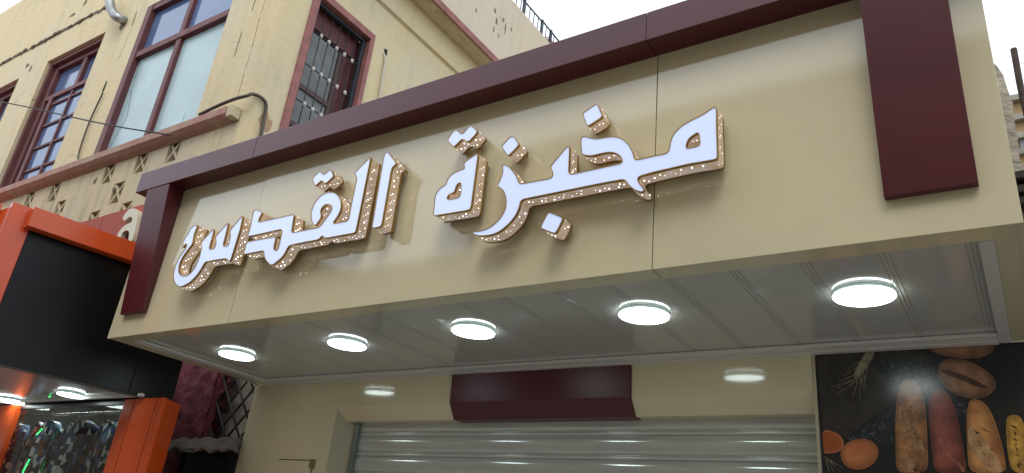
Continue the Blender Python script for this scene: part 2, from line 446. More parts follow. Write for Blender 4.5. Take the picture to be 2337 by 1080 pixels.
LED_GOLD = mat('warm led point', (1, 1, 0.8), 0.4, emit=(1.0, 0.85, 0.35), es=4.0)

# ------------------------------------------------------------------ setting: street and pavement
g = MB(); g.box(-60, 60, -60, 60, -0.3, 0.0)
tag(g.build('ground', CONCRETE), kind='structure')
g = MB(); g.box(-14, 12, 2.3, 4.0, 0.0, 0.14)
tag(g.build('pavement', CONCRETE, None, 0.01), kind='structure')

# ------------------------------------------------------------------ buildings across the street (seen mirrored in the panels)
def street_house(x0, x1, y0, y1, h, label, nwin):
    t = thing('street_house', ((x0 + x1) / 2, (y0 + y1) / 2, 0), label, 'house')
    mb = MB()
    holes = []
    wd = (x1 - x0) / nwin
    for k in range(nwin):
        for z in (1.0, 4.2):
            if z + 1.9 < h - 0.4:
                holes.append((x0 + wd * (k + .3), x0 + wd * (k + .7), z, z + 1.8, 0.15))
    fn = lambda u, v, d: (u, y1 - d, v)
    grid_wall(mb, (x0, x1), (0, h), holes, fn, 0.15)
    mb.face([(x0, y0, 0), (x0, y1, 0), (x0, y1, h), (x0, y0, h)])
    mb.face([(x1, y0, 0), (x1, y1, 0), (x1, y1, h), (x1, y0, h)])
    mb.face([(x0, y0, 0), (x1, y0, 0), (x1, y0, h), (x0, y0, h)])
    mb.build('wall', OPP_WALL, t)
    box('roof', (x0, x1, y0, y1 + 0.12, h, h + 0.18), OPP_WALL, t)
    for hh in holes:
        box('window', (hh[0], hh[1], y1 - 0.2, y1 - 0.16, hh[2], hh[3]), mat('dark window glass', (0.05, 0.06, 0.08), 0.1), t)
    return t
street_house(-7.6, 10.0, -11, -4.0, 8.15, 'tall ochre house across the street, mirrored in the sign panel', 6)
street_house(-12.6, -7.7, -11, -4.2, 6.4, 'lower ochre house across the street, beside the tall one', 2)
street_house(-30, -12.8, -12, -4.6, 7.4, 'long ochre house across the street, farthest to the left', 6)

# ------------------------------------------------------------------ old yellow building
yb = thing('yellow_building', (-10.0, 7.0, 0), 'old yellow two storey building with peeling plaster and oxide red window frames', 'building')
YX, YY = -6.5, 4.05
BLOCKS = []
for (cx, cz) in ((-11.05, 5.60), (-10.38, 5.60), (-9.08, 5.61), (-8.38, 5.61), (-7.75, 5.62), (-8.71, 5.26), (-10.05, 5.26), (-11.4, 5.26), (-9.06, 4.93), (-8.38, 4.93), (-10.4, 4.93), (-7.35, 5.27), (-11.08, 4.93)):
    BLOCKS.append((cx - 0.115, cx + 0.115, cz - 0.145, cz + 0.145, 0.11, True))
WINS = [(-9.66, -7.50, 5.90, 8.45, 0.10), (-12.42, -10.72, 5.90, 8.38, 0.20), (-15.2, -13.32, 5.90, 8.33, 0.20), (-19.0, -17.0, 5.90, 8.33, 0.20)]
mb = MB()
fnY = lambda u, v, d: (u, YY + d, v)
RC = 0.10
grid_wall(mb, (-24, YX - RC), (5.80, 10.6), WINS, fnY, 0.1)
mb.build('street_wall', YELLOW, yb, merge=True)
mb = MB()
grid_wall(mb, (-24, YX - RC), (3.0, 5.80), BLOCKS, fnY, 0.1)
mb.build('stained_parapet', YELLOW_DIRTY, yb, merge=True)
mb = MB()
for k in range(5):
    a0, a1 = k * math.pi / 10, (k + 1) * math.pi / 10
    P = lambda a, z: (YX - RC + RC * math.sin(a), YY + RC - RC * math.cos(a), z)
    mb.face([P(a0, 3.0), P(a1, 3.0), P(a1, 8.83), P(a0, 8.83)], smooth=True)
mb.build('rounded_corner', YELLOW, yb, merge=True)
# side wall with the barred window
SW = (4.47, 5.50, 5.60, 7.90, 0.16)
mb = MB()
fnX = lambda u, v, d: (YX - d, u, v)
grid_wall(mb, (YY + RC, 16), (0, 8.44), [SW], fnX, 0.16)
mb.build('side_wall', YELLOW, yb, merge=True)
mb = MB(); mb.prism([(-0.3, 8.36), (0.05, 8.44), (0.055, 8.86), (-0.3, 8.86)], YY + RC - 0.02, 16, 'XZ')
for v in mb.bm.verts: v.co.x += YX
mb.build('frieze_band', YELLOW, yb)
mb = MB()
mb.prism([(-0.3, 8.862), (0.057, 8.862), (0.33, 8.845), (0.33, 8.90), (-0.3, 8.94)], 3.95, 16, 'XZ')
for v in mb.bm.verts: v.co.x += YX
mb.build('eave_soffit', YELLOW_DIRTY, yb)
mb = MB()
mb.prism([(0.332, 8.83), (0.37, 8.83), (0.38, 8.93), (0.355, 8.97), (0.20, 8.99), (0.20, 8.90), (0.332, 8.90)], 3.93, 16, 'XZ')
for v in mb.bm.verts: v.co.x += YX
mb.build('eave_edge', WIN_PINK, yb, 0.008)
box('parapet', (YX - 0.3, YX + 0.17, 4.055, 16, 8.95, 10.55), PINKWALL, yb, 0.01)
box('street_parapet', (-24, YX - 0.31, 4.06, 4.3, 9.0, 10.6), YELLOW, yb)
box('roof', (-24, YX - 0.31, 4.51, 16, 8.9, 9.0), CONCRETE, yb)
# small capping ball and worn hole marks on the parapet
mb = MB(); mb.lathe(YX - 0.05, 9.70, [(0, 10.86), (0.10, 10.83), (0.15, 10.74), (0.13, 10.62), (0.10, 10.55)], 16)
mb.build('parapet_knob', WIN_PINK, yb)
SPALL = mat('exposed render under flaked paint', (0.20, 0.165, 0.115), 0.95, var=0.4, var_scale=20, bump=0.01, bump_scale=40)
def chip(cx, cy, cz, ry, rz, plane, n=9, seed=0, name='flaked_patch', m=None, parent=None, off=0.003):
    rr = random.Random(seed)
    pts = []
    for k in range(n):
        a = k * 2 * math.pi / n
        q = rr.uniform(0.55, 1.1)
        u, v = ry * q * math.cos(a), rz * q * math.sin(a)
        pts.append((cx - (0) , cy + u, cz + v) if plane == 'X' else (cx + u, cy, cz + v))
    mb = MB()
    c = Vector((cx, cy, cz)); o = Vector((off, 0, 0)) if plane == 'X' else Vector((0, -off, 0))
    top = [Vector(p) + o for p in pts]
    mb.face(top)
    for k in range(n):
        j = (k + 1) % n
        mb.face([pts[k], pts[j], top[j], top[k]])
    return mb.build(name, m or SPALL, parent or yb)
for k, (y, z, a, b_) in enumerate(((7.35, 10.02, .035, .10), (7.75, 9.98, .05, .05), (7.83, 9.82, .035, .09), (8.0, 9.98, .03, .05), (8.08, 9.86, .018, .12), (7.78, 9.62, .015, .07), (7.28, 9.62, .018, .05), (7.93, 9.60, .014, .05), (8.25, 9.97, .02, .06))):
    chip(YX + 0.17, y, z, a, b_, 'X', 8, 30 + k)

# concrete breeze blocks with crossed ribs
for (x0, x1, z0, z1, d, _) in BLOCKS:
    mb = MB()
    for s in (1, -1):
        cx, cz = (x0 + x1) / 2, (z0 + z1) / 2
        hx, hz = (x1 - x0) / 2, (z1 - z0) / 2
        dv = Vector((hx * s, 0, hz)); L = dv.length; dv.normalize(); nv = Vector((-dv.z, 0, dv.x)) * 0.013
        A = Vector((cx, YY + 0.006, cz))
        q = [A - dv * L * .96 - nv, A + dv * L * .96 - nv, A + dv * L * .96 + nv, A - dv * L * .96 + nv]
        yo = 0.0 if s == 1 else 0.003
        mb.hexa([(p.x, p.y + yo, p.z) for p in q] + [(p.x, p.y + 0.09, p.z) for p in q])
    mb.build('breeze_block', YELLOW_DIRTY, yb)

# ledge under the first floor windows
mb = MB(); mb.prism([(3.93, 5.79), (3.92, 5.87), (4.05, 5.895), (4.05, 5.72), (3.98, 5.75)], -24, -6.72, 'YZ')
mb.build('window_ledge', mat('washed out pink ledge paint', (0.38, 0.17, 0.14), 0.7, col2=(0.40, 0.29, 0.20), var=0.3, var_scale=5, bump=0.003, bump_scale=40), yb, 0.004)
mb = MB(); mb.prism([(3.94, 5.745), (3.93, 5.875), (4.045, 5.885), (4.045, 5.74)], -6.718, -6.62, 'YZ')
mb.build('ledge_end', YELLOW_DIRTY, yb, 0.008)

GLASS_BLUE = mat('blue tinted window glass', (0.10, 0.155, 0.29), 0.07, spec=0.8, var=0.25, var_scale=1.2)
GLASS_MILK = mat('whitewashed window glass', (0.38, 0.50, 0.52), 0.28, spec=0.5, var=0.12, var_scale=2.5)
GLASS_DARK = mat('dark dusty window glass', (0.06, 0.075, 0.09), 0.15, spec=0.6, var=0.3, var_scale=3)

def bar(name, x0, x1, y0, y1, z0, z1, m, parent, bev=0.006):
    return MB().box(x0, x1, y0, y1, z0, z1).build(name, m, parent, bev)

# big window, four lights
wx0, wx1, wz0, wz1 = -9.66, -7.50, 5.90, 8.45
wroot = MB().box(wx0, wx1, 4.20, 4.23, wz0, wz1).build('window', DARK, yb)
def wbar(x0, x1, z0, z1, y0=4.08, y1=4.16, m=WIN_RED, root=None, name='frame'):
    return MB().box(x0, x1, y0, y1, z0, z1).build(name, m, root, 0.008)
wbar(wx0, wx0 + 0.13, wz0, wz1, 4.045, 4.16, root=wroot)
wbar(wx1 - 0.035, wx1, wz0, wz1, root=wroot)
wbar(wx0 + 0.13, wx1 - 0.035, wz1 - 0.10, wz1, 4.06, root=wroot)
wbar(wx0 + 0.13, wx1 - 0.035, 7.52, 7.62, 4.06, root=wroot, name='transom')
wbar(-8.60, -8.50, wz0, 7.52, 4.075, root=wroot, name='mullion')
wbar(-8.60, -8.50, 7.62, wz1 - 0.10, 4.075, root=wroot, name='mullion')
for (a, b_, c, d, m) in ((wx0 + .13, -8.60, 5.90, 7.52, GLASS_MILK), (-8.50, wx1 - .035, 5.90, 7.52, GLASS_MILK), (wx0 + .13, -8.60, 7.62, 8.35, GLASS_BLUE), (-8.50, wx1 - .035, 7.62, 8.35, GLASS_BLUE)):
    MB().box(a, b_, 4.13, 4.14, c, d).build('pane', m, wroot)
# crack lines in the milky glass
def crack(pts, parent, y=4.127, w=0.008, name='crack'):
    mb = MB()
    rr = random.Random(3)
    P_ = []
    for a, b_ in zip(pts, pts[1:]):
        for k in range(8):
            f = k / 8
            P_.append((a[0] + (b_[0] - a[0]) * f + rr.uniform(-.008, .008), a[1] + (b_[1] - a[1]) * f))
    P_.append(pts[-1])
    for a, b_ in zip(P_, P_[1:]):
        ww = w * rr.uniform(.3, 1.2)
        mb.face([(a[0] - ww / 2, y, a[1]), (a[0] + ww / 2, y, a[1]), (b_[0] + ww / 2, y, b_[1]), (b_[0] - ww / 2, y, b_[1])])
    return mb.build(name, DARK, parent)
crack([(-9.50, 7.50), (-9.44, 7.0), (-9.30, 6.55), (-9.44, 6.2), (-9.5, 6.05)], wroot)
crack([(-7.90, 6.25), (-7.92, 5.95)], wroot, w=0.006)

def casement(x0, x1, z0, z1):
    w = MB().box(x0, x1, 4.34, 4.37, z0, z1).build('window', DARK, yb)
    B = lambda *a, **k: wbar(*a, root=w, **k)
    # surround
    B(x0, x0 + 0.07, z0, z1, 4.10, 4.25); B(x1 - 0.05, x1, z0, z1, 4.10, 4.25)
    B(x0 + 0.07, x1 - 0.05, z1 - 0.07, z1, 4.10, 4.25)
    B(x0 + 0.071, x0 + 0.19, z0, z1 - .07, 4.17, 4.29)
    B(x0 + 0.19, x1 - 0.05, z1 - 0.15, z1 - .07, 4.17, 4.29)
    zt = z1 - 0.68
    B(x0 + 0.19, x1 - 0.05, zt - 0.08, zt, 4.16, 4.28, name='transom')
    xm = x0 + 0.19 + (x1 - x0 - 0.24) * 0.56
    B(xm - 0.05, xm + 0.05, zt, z1 - 0.15, 4.18, 4.27, name='mullion')
    for a, b_ in ((x0 + .19, xm - .05), (xm + .05, x1 - .05)):
        MB().box(a, b_, 4.24, 4.25, zt, z1 - .15).build('pane', GLASS_BLUE, w)
    # opened left leaf leaves a dark slot; right leaf with small panes
    MB().box(x0 + .19, x0 + .36, 4.26, 4.27, z0, zt - .08).build('pane', GLASS_DARK, w)
    xs = x0 + 0.36
    B(xs, xs + 0.10, z0, zt - .08, 4.15, 4.24, name='sash_stile')
    B(x1 - .14, x1 - .05, z0, zt - .08, 4.15, 4.24, name='sash_stile')
    xm2 = (xs + .10 + x1 - .14) / 2
    B(xm2 - .025, xm2 + .025, z0, zt - .08, 4.17, 4.23, name='glazing_bar')
    for k in range(5):
        zc = z0 + k * (zt - .08 - z0) / 4.3
        zn = z0 + (k + 1) * (zt - .08 - z0) / 4.3
        if k: B(xs + .10, xm2 - .025, zc - .02, zc + .02, 4.175, 4.225, name='glazing_bar'); B(xm2 + .025, x1 - .14, zc - .02, zc + .02, 4.175, 4.225, name='glazing_bar')
        for a, b_ in ((xs + .10, xm2 - .025), (xm2 + .025, x1 - .14)):
            MB().box(a, b_, 4.20, 4.21, zc + (.02 if k else 0), min(zn - .02, zt - .08)).build('pane', GLASS_BLUE, w)
    return w
casement(-12.42, -10.72, 5.90, 8.38)
casement(-15.2, -13.32, 5.90, 8.33)
casement(-19.0, -17.0, 5.90, 8.33)

# barred window in the side wall
sw = MB().box(YX - 0.30, YX - 0.26, SW[0], SW[1], SW[2], SW[3]).build('window', DARK, yb)
def sbar(y0, y1, z0, z1, x0, x1, m=WIN_PINK, name='frame', bev=0.004):
    return MB().box(x0, x1, y0, y1, z0, z1).build(name, m, sw, bev)
sbar(4.47, 4.57, SW[2], 7.90, YX - 0.15, YX + 0.025)
sbar(5.46, 5.53, SW[2], 7.90, YX - 0.15, YX + 0.025)
sbar(4.571, 5.459, 7.80, 7.90, YX - 0.15, YX + 0.025)
sbar(4.575, 4.63, SW[2], 7.79, YX - 0.10, YX - 0.05, IRON, 'grille_frame')
sbar(5.40, 5.455, SW[2], 7.79, YX - 0.10, YX - 0.05, IRON, 'grille_frame')
sbar(4.63, 5.40, 7.75, 7.79, YX - 0.10, YX - 0.05, IRON, 'grille_frame')
sbar(5.23, 5.49, SW[2], 7.5, YX - 0.25, YX - 0.21, WIN_RED, 'shutter_leaf')
for yy in (5.27, 5.34, 5.42):
    sbar(yy, yy + .03, SW[2], 7.42, YX - 0.209, YX - 0.195, WIN_RED, 'shutter_moulding')
sbar(4.48, 5.49, 7.50, 7.79, YX - 0.25, YX - 0.17, WIN_RED, 'shutter_head')
GREYW = mat('grey dusty casement', (0.20, 0.22, 0.22), 0.5, var=0.35, var_scale=5)
for z0, z1 in ((5.6, 6.10), (6.16, 6.62), (6.70, 7.46)):
    sbar(4.48, 5.18, z0, z1, YX - 0.215, YX - 0.205, GREYW, 'pane')
for z in (6.10, 6.62):
    sbar(4.48, 5.18, z, z + .07, YX - 0.22, YX - 0.18, mat('dark wood rail', (0.09, 0.05, 0.045), 0.6), 'rail')
sbar(5.181, 5.228, 5.6, 7.48, YX - 0.22, YX - 0.18, mat('dark wood rail', (0.09, 0.05, 0.045), 0.6), 'stile')
KNOT = mat('chalky white bar knot', (0.62, 0.58, 0.54), 0.7, var=0.3, var_scale=60)
ys = [4.757, 4.890, 5.024, 5.160, 5.300]
for y in ys:
    MB().tube([(YX - 0.075, y, SW[2]), (YX - 0.075, y, 7.75)], 0.007, 6).build('bar', IRON, sw)
for z in (7.36, 6.87, 6.37, 5.88):
    MB().tube([(YX - 0.062, 4.63, z), (YX - 0.062, 5.40, z)], 0.008, 6).build('bar', IRON, sw)
    for y in ys:
        if z < 6: continue
        MB().lathe(YX - 0.058, y, [(0.001, z + .03), (0.02, z + .022), (0.024, z), (0.02, z - .022), (0.001, z - .03)], 8).build('knot', KNOT, sw)

# roof railing above the parapet
rl = thing('roof_railing', (YX + 0.05, 7.0, 10.55), 'black iron railing on top of the pinkish parapet against the sky', 'railing')
RX = YX + 0.06
MB().tube([(RX, 5.0, 10.93), (RX, 9.28, 10.96)], 0.016, 6).build('top_rail', IRON, rl)
MB().tube([(RX, 9.28, 10.985), (RX, 10.5, 10.95)], 0.016, 6).build('top_rail', IRON, rl)
y = 5.1
while y < 9.9:
    MB().tube([(RX, y, 10.54), (RX, y, 10.94)], 0.010, 5).build('bar', IRON, rl)
    y += 0.145
for y in (8.68, 9.30, 9.62):
    MB().box(RX - .022, RX + .022, y - .022, y + .022, 10.54, 11.0).build('post', IRON, rl)
MB().tube([(RX, 9.34, 10.60), (RX, 9.6, 10.84)], 0.010, 5).build('brace', IRON, rl)

# wires, conduits and the drain pipe on the yellow walls
def tube_thing(name, pts, r, m, label, cat, n=8):
    mb = MB().tube(pts, r, n)
    return tag(mb.build(name, m), label, cat)
def smooth(pts, it=2):
    pts = [Vector(p) for p in pts]
    for _ in range(it):
        q = [pts[0]]
        for a, b_ in zip(pts, pts[1:]):
            q += [a.lerp(b_, .25), a.lerp(b_, .75)]
        q.append(pts[-1]); pts = q
    return pts
tube_thing('wall_conduit', smooth([(-9.982, 4.020, 7.047), (-10.070, 4.020, 6.579), (-10.022, 4.020, 6.033), (-9.862, 4.000, 5.920), (-9.382, 3.980, 5.893), (-9.230, 3.980, 5.909)]), 0.012, CONDUIT, 'thin brown conduit hooked down the wall between the two left windows', 'conduit')
chip((-10.069, 4.049, 7.208)[0], 4.047, (-10.069, 4.049, 7.208)[2], .035, .12, 'Y', 9, 4, 'dark_hole', DARK, off=0.002)
c0 = [(-7.218, 3.930, 5.897), (-6.884, 3.930, 5.932), (-6.607, 3.940, 5.951), (-6.459, 3.980, 5.968), (YX + 0.0, 4.02, 6.03), (YX + 0.03, 4.12, 6.05), (YX + 0.03, 4.22, 6.02), (YX + 0.03, 4.235, 5.9), (YX + 0.03, 4.25, 5.7), (YX + 0.03, 4.27, 5.4)]
tube_thing('corner_conduit', smooth(c0, 1), 0.019, CONDUIT, 'thick brown conduit bending round the yellow building corner above the ledge', 'conduit')
tube_thing('white_cable', smooth([(-6.500, 5.738, 7.767), (-6.480, 5.783, 7.676), (-6.470, 5.777, 7.513), (-6.470, 5.802, 7.075), (-6.47, 5.84, 6.6)]), 0.016, WHITE_CABLE, 'off white cable leaving a hole in the yellow side wall', 'cable')
chip(YX, (-6.500, 5.769, 7.818)[1], (-6.500, 5.769, 7.818)[2], .045, .06, 'X', 7, 8, 'dark_hole', DARK, off=0.002)
PIPE = mat('galvanised drain pipe', (0.42, 0.43, 0.43), 0.35, metal=0.7, var=0.3, var_scale=12)
dp = thing('drain_pipe', (-10.9, 4.0, 8.8), 'grey corrugated drain elbow poking out of the upper wall between windows', 'pipe')
P0 = smooth([(-10.579, 3.860, 8.851), (-10.409, 3.860, 8.610), (-10.342, 3.870, 8.503), (-10.237, 3.900, 8.390), (-10.152, 3.950, 8.332), (-10.265, 4.100, 8.447)], 3)
rr_ = [0.062 + (0.006 if k % 2 else -0.004) for k in range(len(P0))]
MB().tube(P0, rr_, 14).build('corrugated_elbow', PIPE, dp)
MB().tube([(-10.616, 3.860, 8.916), (-10.492, 3.860, 8.716)], 0.055, 14).build('pipe_end', mat('white pvc pipe', (0.65, 0.66, 0.66), 0.3), dp)
chip((-10.232, 4.050, 8.324)[0], 4.047, (-10.232, 4.050, 8.324)[2], .09, .10, 'Y', 11, 21, 'flaked_patch', SPALL)
# rough broken string course on the upper wall
mb = MB()
rr = random.Random(5)
x = -24.0
while x < -10.95:
    L = rr.uniform(.05, .16)
    zc = 8.96 + rr.uniform(-.015, .015)
    h = rr.uniform(.012, .034)
    mb.box(x, x + L, 4.05 - rr.uniform(.006, .035), 4.06, zc - h, zc + h)
    x += L * rr.uniform(.75, 1.15)
sc_ = mb.build('broken_string_course', mat('crumbled plaster', (0.17, 0.14, 0.10), 0.95, var=0.5, var_scale=25, bump=0.01, bump_scale=50), yb)
sc_['kind'] = 'stuff'
for k, (px_, pz_, a, b_) in enumerate(((-12.2, 9.25, .10, .04), (-11.9, 9.4, .05, .07), (-13.2, 8.55, .06, .05), (-13.0, 8.42, .035, .07), (-9.95, 8.35, .012, .16), (-7.08, 6.9, .006, .25), (-7.0, 7.5, .006, .2), (-6.95, 8.0, .006, .18), (-8.8, 5.33, .05, .03), (-9.35, 5.55, .04, .05))):
    chip(px_, 4.048, pz_, a, b_, 'Y', 9, 50 + k)
for (xa, za, xb, zb_) in ((-6.78, 6.05, -6.80, 7.2), (-6.80, 7.25, -6.77, 8.3), (-9.92, 8.3, -9.98, 7.6)):
    crack([(xa, za), ((xa + xb) / 2 + .01, (za + zb_) / 2), (xb, zb_)], yb, y=4.0485, w=0.007)
# pale repaint patch near the corner
chip(YX, 4.30, 5.80, .10, .16, 'X', 10, 71, 'repaint_patch', mat('pink smear of old paint', (0.43, 0.28, 0.17), 0.85, var=0.15, var_scale=10), off=0.0015)

cab = smooth([(-12.285, 3.300, 7.177), (-11.516, 3.400, 6.947), (-10.494, 3.500, 6.611), (-9.459, 3.600, 6.251), (-8.460, 3.700, 5.919), (-7.879, 3.780, 5.753), (-7.599, 3.900, 5.705)], 2)
tube_thing('power_cable', cab, 0.0085, mat('black cable', (0.02, 0.02, 0.022), 0.6), 'thin black power cable slung across the yellow wall and its windows', 'cable', 6)

# ------------------------------------------------------------------ left shop
A_ = R(9.5)
DS = Vector((math.sin(A_), math.cos(A_), 0)); DN = Vector((math.cos(A_), -math.sin(A_), 0)); DO = Vector((-5.72, 2.1, 0))
def W(s, n, z):
    p = DO + DS * s + DN * n
    return (p.x, p.y, z)
def sbox(name, s0, s1, n0, n1, z0, z1, m, parent, bev=0.003):
    mb = MB().hexa([W(s0, n0, z0), W(s1, n0, z0), W(s1, n1, z0), W(s0, n1, z0), W(s0, n0, z1), W(s1, n0, z1), W(s1, n1, z1), W(s0, n1, z1)])
    return mb.build(name, m, parent, bev)
ls = thing('clothes_shop_front', (-7.2, 2.9, 0), 'orange and black clothes shop front with a boxed canopy left of the bakery', 'shop front')
fx, fy = W(-0.07, -0.10, 0)[:2]
mb = MB(); mb.box(-11, fx - 0.002, fy, fy + 0.05, 2.53, 3.62)
mb.build('canopy_front', ORANGE, ls, 0.004)
# raised band across the front
box('front_band', (-11, fx - 0.16, fy - 0.05, fy - 0.002, 3.45, 3.66), ORANGE, ls, 0.004)
sbox('canopy_post', -0.07, 0.085, -0.16, -0.10, 2.53, 3.655, ORANGE, ls)
sbox('side_beam', 0.045, 1.42, -0.098, 0.0, 3.492, 3.642, ORANGE, ls)
sbox('side_sign_panel', 0.087, 1.098, -0.16, -0.115, 2.545, 3.60, BLACKP, ls)
sbox('side_sign_panel', 1.101, 1.44, -0.16, -0.115, 2.545, 3.60, BLACKP, ls)
sbox('sign_panel_edge', 0.087, 1.44, -0.158, -0.117, 2.532, 2.544, mat('worn dark edge strip', (0.05, 0.045, 0.04), 0.5), ls)
mb = MB()
fl = [(-11, fy + .052), (fx - .08, fy + .052), W(1.30, -.17, 0)[:2], (-5.70, 3.305), (-11, 3.305)]
mb.prism(fl, 2.56, 2.60, 'XY')
mb.build('canopy_soffit', PVC, ls)
mb = MB(); mb.prism(fl, 3.56, 3.60, 'XY'); mb.build('canopy_roof', DARK, ls)
box('soffit_trim', (-11, -5.60, 3.272, 3.304, 2.535, 2.56), TRIM, ls, 0.004)
# pillar of orange boards
for a, b_ in ((-5.862, -5.728), (-5.716, -5.438), (-5.426, -5.353)):
    box('pillar_board', (a, b_, 3.31, 3.34, 0.1, 2.527), ORANGE, ls, 0.004)
box('pillar_core', (-5.85, -5.44, 3.342, 3.40, 0.1, 2.52), SEAM, ls)
mb = MB(); mb.prism([(-5.351, 3.312), (-5.50, 3.56), (-5.60, 3.56), (-5.42, 3.345)], 0.1, 2.53, 'XY'); mb.build('pillar_side', ORANGE, ls, 0.002)
box('pillar_board', (-8.9, (-7.574, 3.310, 2.230)[0], 3.31, 3.36, 0.1, 2.527), ORANGE, ls, 0.004)
box('side_wall', (-24, -8.91, 3.32, 3.6, 0, 3.0), PALE, ls)
box('canopy_extension', (-24, -11.01, fy, 3.6, 2.53, 3.62), ORANGE, ls)
# glazed shop window
FRM = mat('dark window frame', (0.04, 0.04, 0.04), 0.35, metal=0.5)
box('window_frame', (-8.0, -5.87, 3.345, 3.375, 2.495, 2.527), FRM, ls, 0.003)
box('window_frame', (-8.05, -7.99, 3.345, 3.375, 0.1, 2.527), FRM, ls, 0.003)
gm = bpy.data.materials.new('clear shop glass'); gm.use_nodes = True
gt = gm.node_tree; gt.nodes.clear()
go = gt.nodes.new('ShaderNodeOutputMaterial'); gx = gt.nodes.new('ShaderNodeMixShader'); gtr = gt.nodes.new('ShaderNodeBsdfTransparent'); gg = gt.nodes.new('ShaderNodeBsdfGlossy'); gf = gt.nodes.new('ShaderNodeFresnel')
gg.inputs['Roughness'].default_value = 0.02; gf.inputs[0].default_value = 1.5; gtr.inputs[0].default_value = (0.9, 0.95, 0.93, 1)
gt.links.new(gf.outputs[0], gx.inputs[0]); gt.links.new(gtr.outputs[0], gx.inputs[1]); gt.links.new(gg.outputs[0], gx.inputs[2]); gt.links.new(gx.outputs[0], go.inputs[0])
mb = MB(); mb.face([(-7.99, 3.36, 0.1), (-5.87, 3.36, 0.1), (-5.87, 3.36, 2.495), (-7.99, 3.36, 2.495)]); mb.build('window_glass', gm, ls)
INN = mat('shop interior wall', (0.16, 0.18, 0.16), 0.6, var=0.3, var_scale=3)
mb = MB()
mb.face([(-9.5, 5.2, 0.1), (-6.52, 5.2, 0.1), (-6.52, 5.2, 2.9), (-9.5, 5.2, 2.9)])
mb.face([(-9.5, 3.36, 0.1), (-9.5, 5.2, 0.1), (-9.5, 5.2, 2.9), (-9.5, 3.36, 2.9)])
mb.face([(-5.86, 3.43, 0.1), (-6.52, 4.04, 0.1), (-6.52, 4.04, 2.9), (-5.86, 3.43, 2.9)])
mb.face([(-6.52, 4.04, 0.1), (-6.52, 5.2, 0.1), (-6.52, 5.2, 2.9), (-6.52, 4.04, 2.9)])
mb.face([(-9.5, 3.36, 2.9), (-5.86, 3.40, 2.9), (-6.52, 4.04, 2.9), (-6.52, 5.2, 2.9), (-9.5, 5.2, 2.9)])
mb.build('interior_walls', INN, ls)
box('header_wall', (-9.4, -5.87, 3.38, 3.42, 2.53, 3.2), DARK, ls)
# shelf rails inside
CHROME = mat('chrome rail', (0.55, 0.55, 0.55), 0.15, metal=1.0)
rk = thing('clothes_rail', (-6.9, 3.8, 2.3), 'chrome clothes rail behind the clothes shop glass', 'rail')
MB().tube([(-8.4, 3.62, 2.50), (-6.1, 3.62, 2.50)], 0.013, 8).build('rail', CHROME, rk)
MB().tube([(-8.6, 4.1, 2.72), (-6.6, 4.1, 2.72)], 0.013, 8).build('rail', CHROME, rk)
MB().tube([(-8.6, 4.4, 2.84), (-6.6, 4.4, 2.84)], 0.013, 8).build('rail', CHROME, rk)

def camo():
    m = bpy.data.materials.new('patterned navy cloth')
    m.use_nodes = True
    t = m.node_tree
    b = t.nodes['Principled BSDF']
    b.inputs['Roughness'].default_value = 0.9
    tc = t.nodes.new('ShaderNodeTexCoord')
    oi = t.nodes.new('ShaderNodeObjectInfo')
    ad = t.nodes.new('ShaderNodeVectorMath'); ad.operation = 'ADD'
    cb = t.nodes.new('ShaderNodeCombineXYZ')
    ml = t.nodes.new('ShaderNodeMath'); ml.operation = 'MULTIPLY'; ml.inputs[1].default_value = 9
    t.links.new(oi.outputs['Random'], ml.inputs[0]); t.links.new(ml.outputs[0], cb.inputs[0]); t.links.new(ml.outputs[0], cb.inputs[2])
    t.links.new(tc.outputs['Object'], ad.inputs[0]); t.links.new(cb.outputs[0], ad.inputs[1])
    mp = t.nodes.new('ShaderNodeMapping'); mp.inputs['Scale'].default_value = (1, 1, 0.6)
    t.links.new(ad.outputs[0], mp.inputs['Vector'])
    v = t.nodes.new('ShaderNodeTexVoronoi'); v.inputs['Scale'].default_value = 30
    t.links.new(mp.outputs[0], v.inputs['Vector'])
    sx = t.nodes.new('ShaderNodeSeparateXYZ'); t.links.new(v.outputs['Color'], sx.inputs[0])
    r = t.nodes.new('ShaderNodeValToRGB'); r.color_ramp.interpolation = 'CONSTANT'
    E_ = r.color_ramp.elements
    E_[0].position = 0; E_[0].color = (0.010, 0.016, 0.035, 1)
    E_[1].position = 0.30; E_[1].color = (0.03, 0.07, 0.20, 1)
    for p, c in ((0.48, (0.08, 0.14, 0.28, 1)), (0.60, (0.012, 0.018, 0.03, 1)), (0.72, (0.72, 0.76, 0.82, 1)), (0.90, (0.08, 0.14, 0.16, 1)), (0.965, (0.25, 0.10, 0.035, 1))):
        e = E_.new(p); e.color = c
    t.links.new(sx.outputs[0], r.inputs[0]); t.links.new(r.outputs[0], b.inputs['Base Color'])
    return m
CAMO = camo()
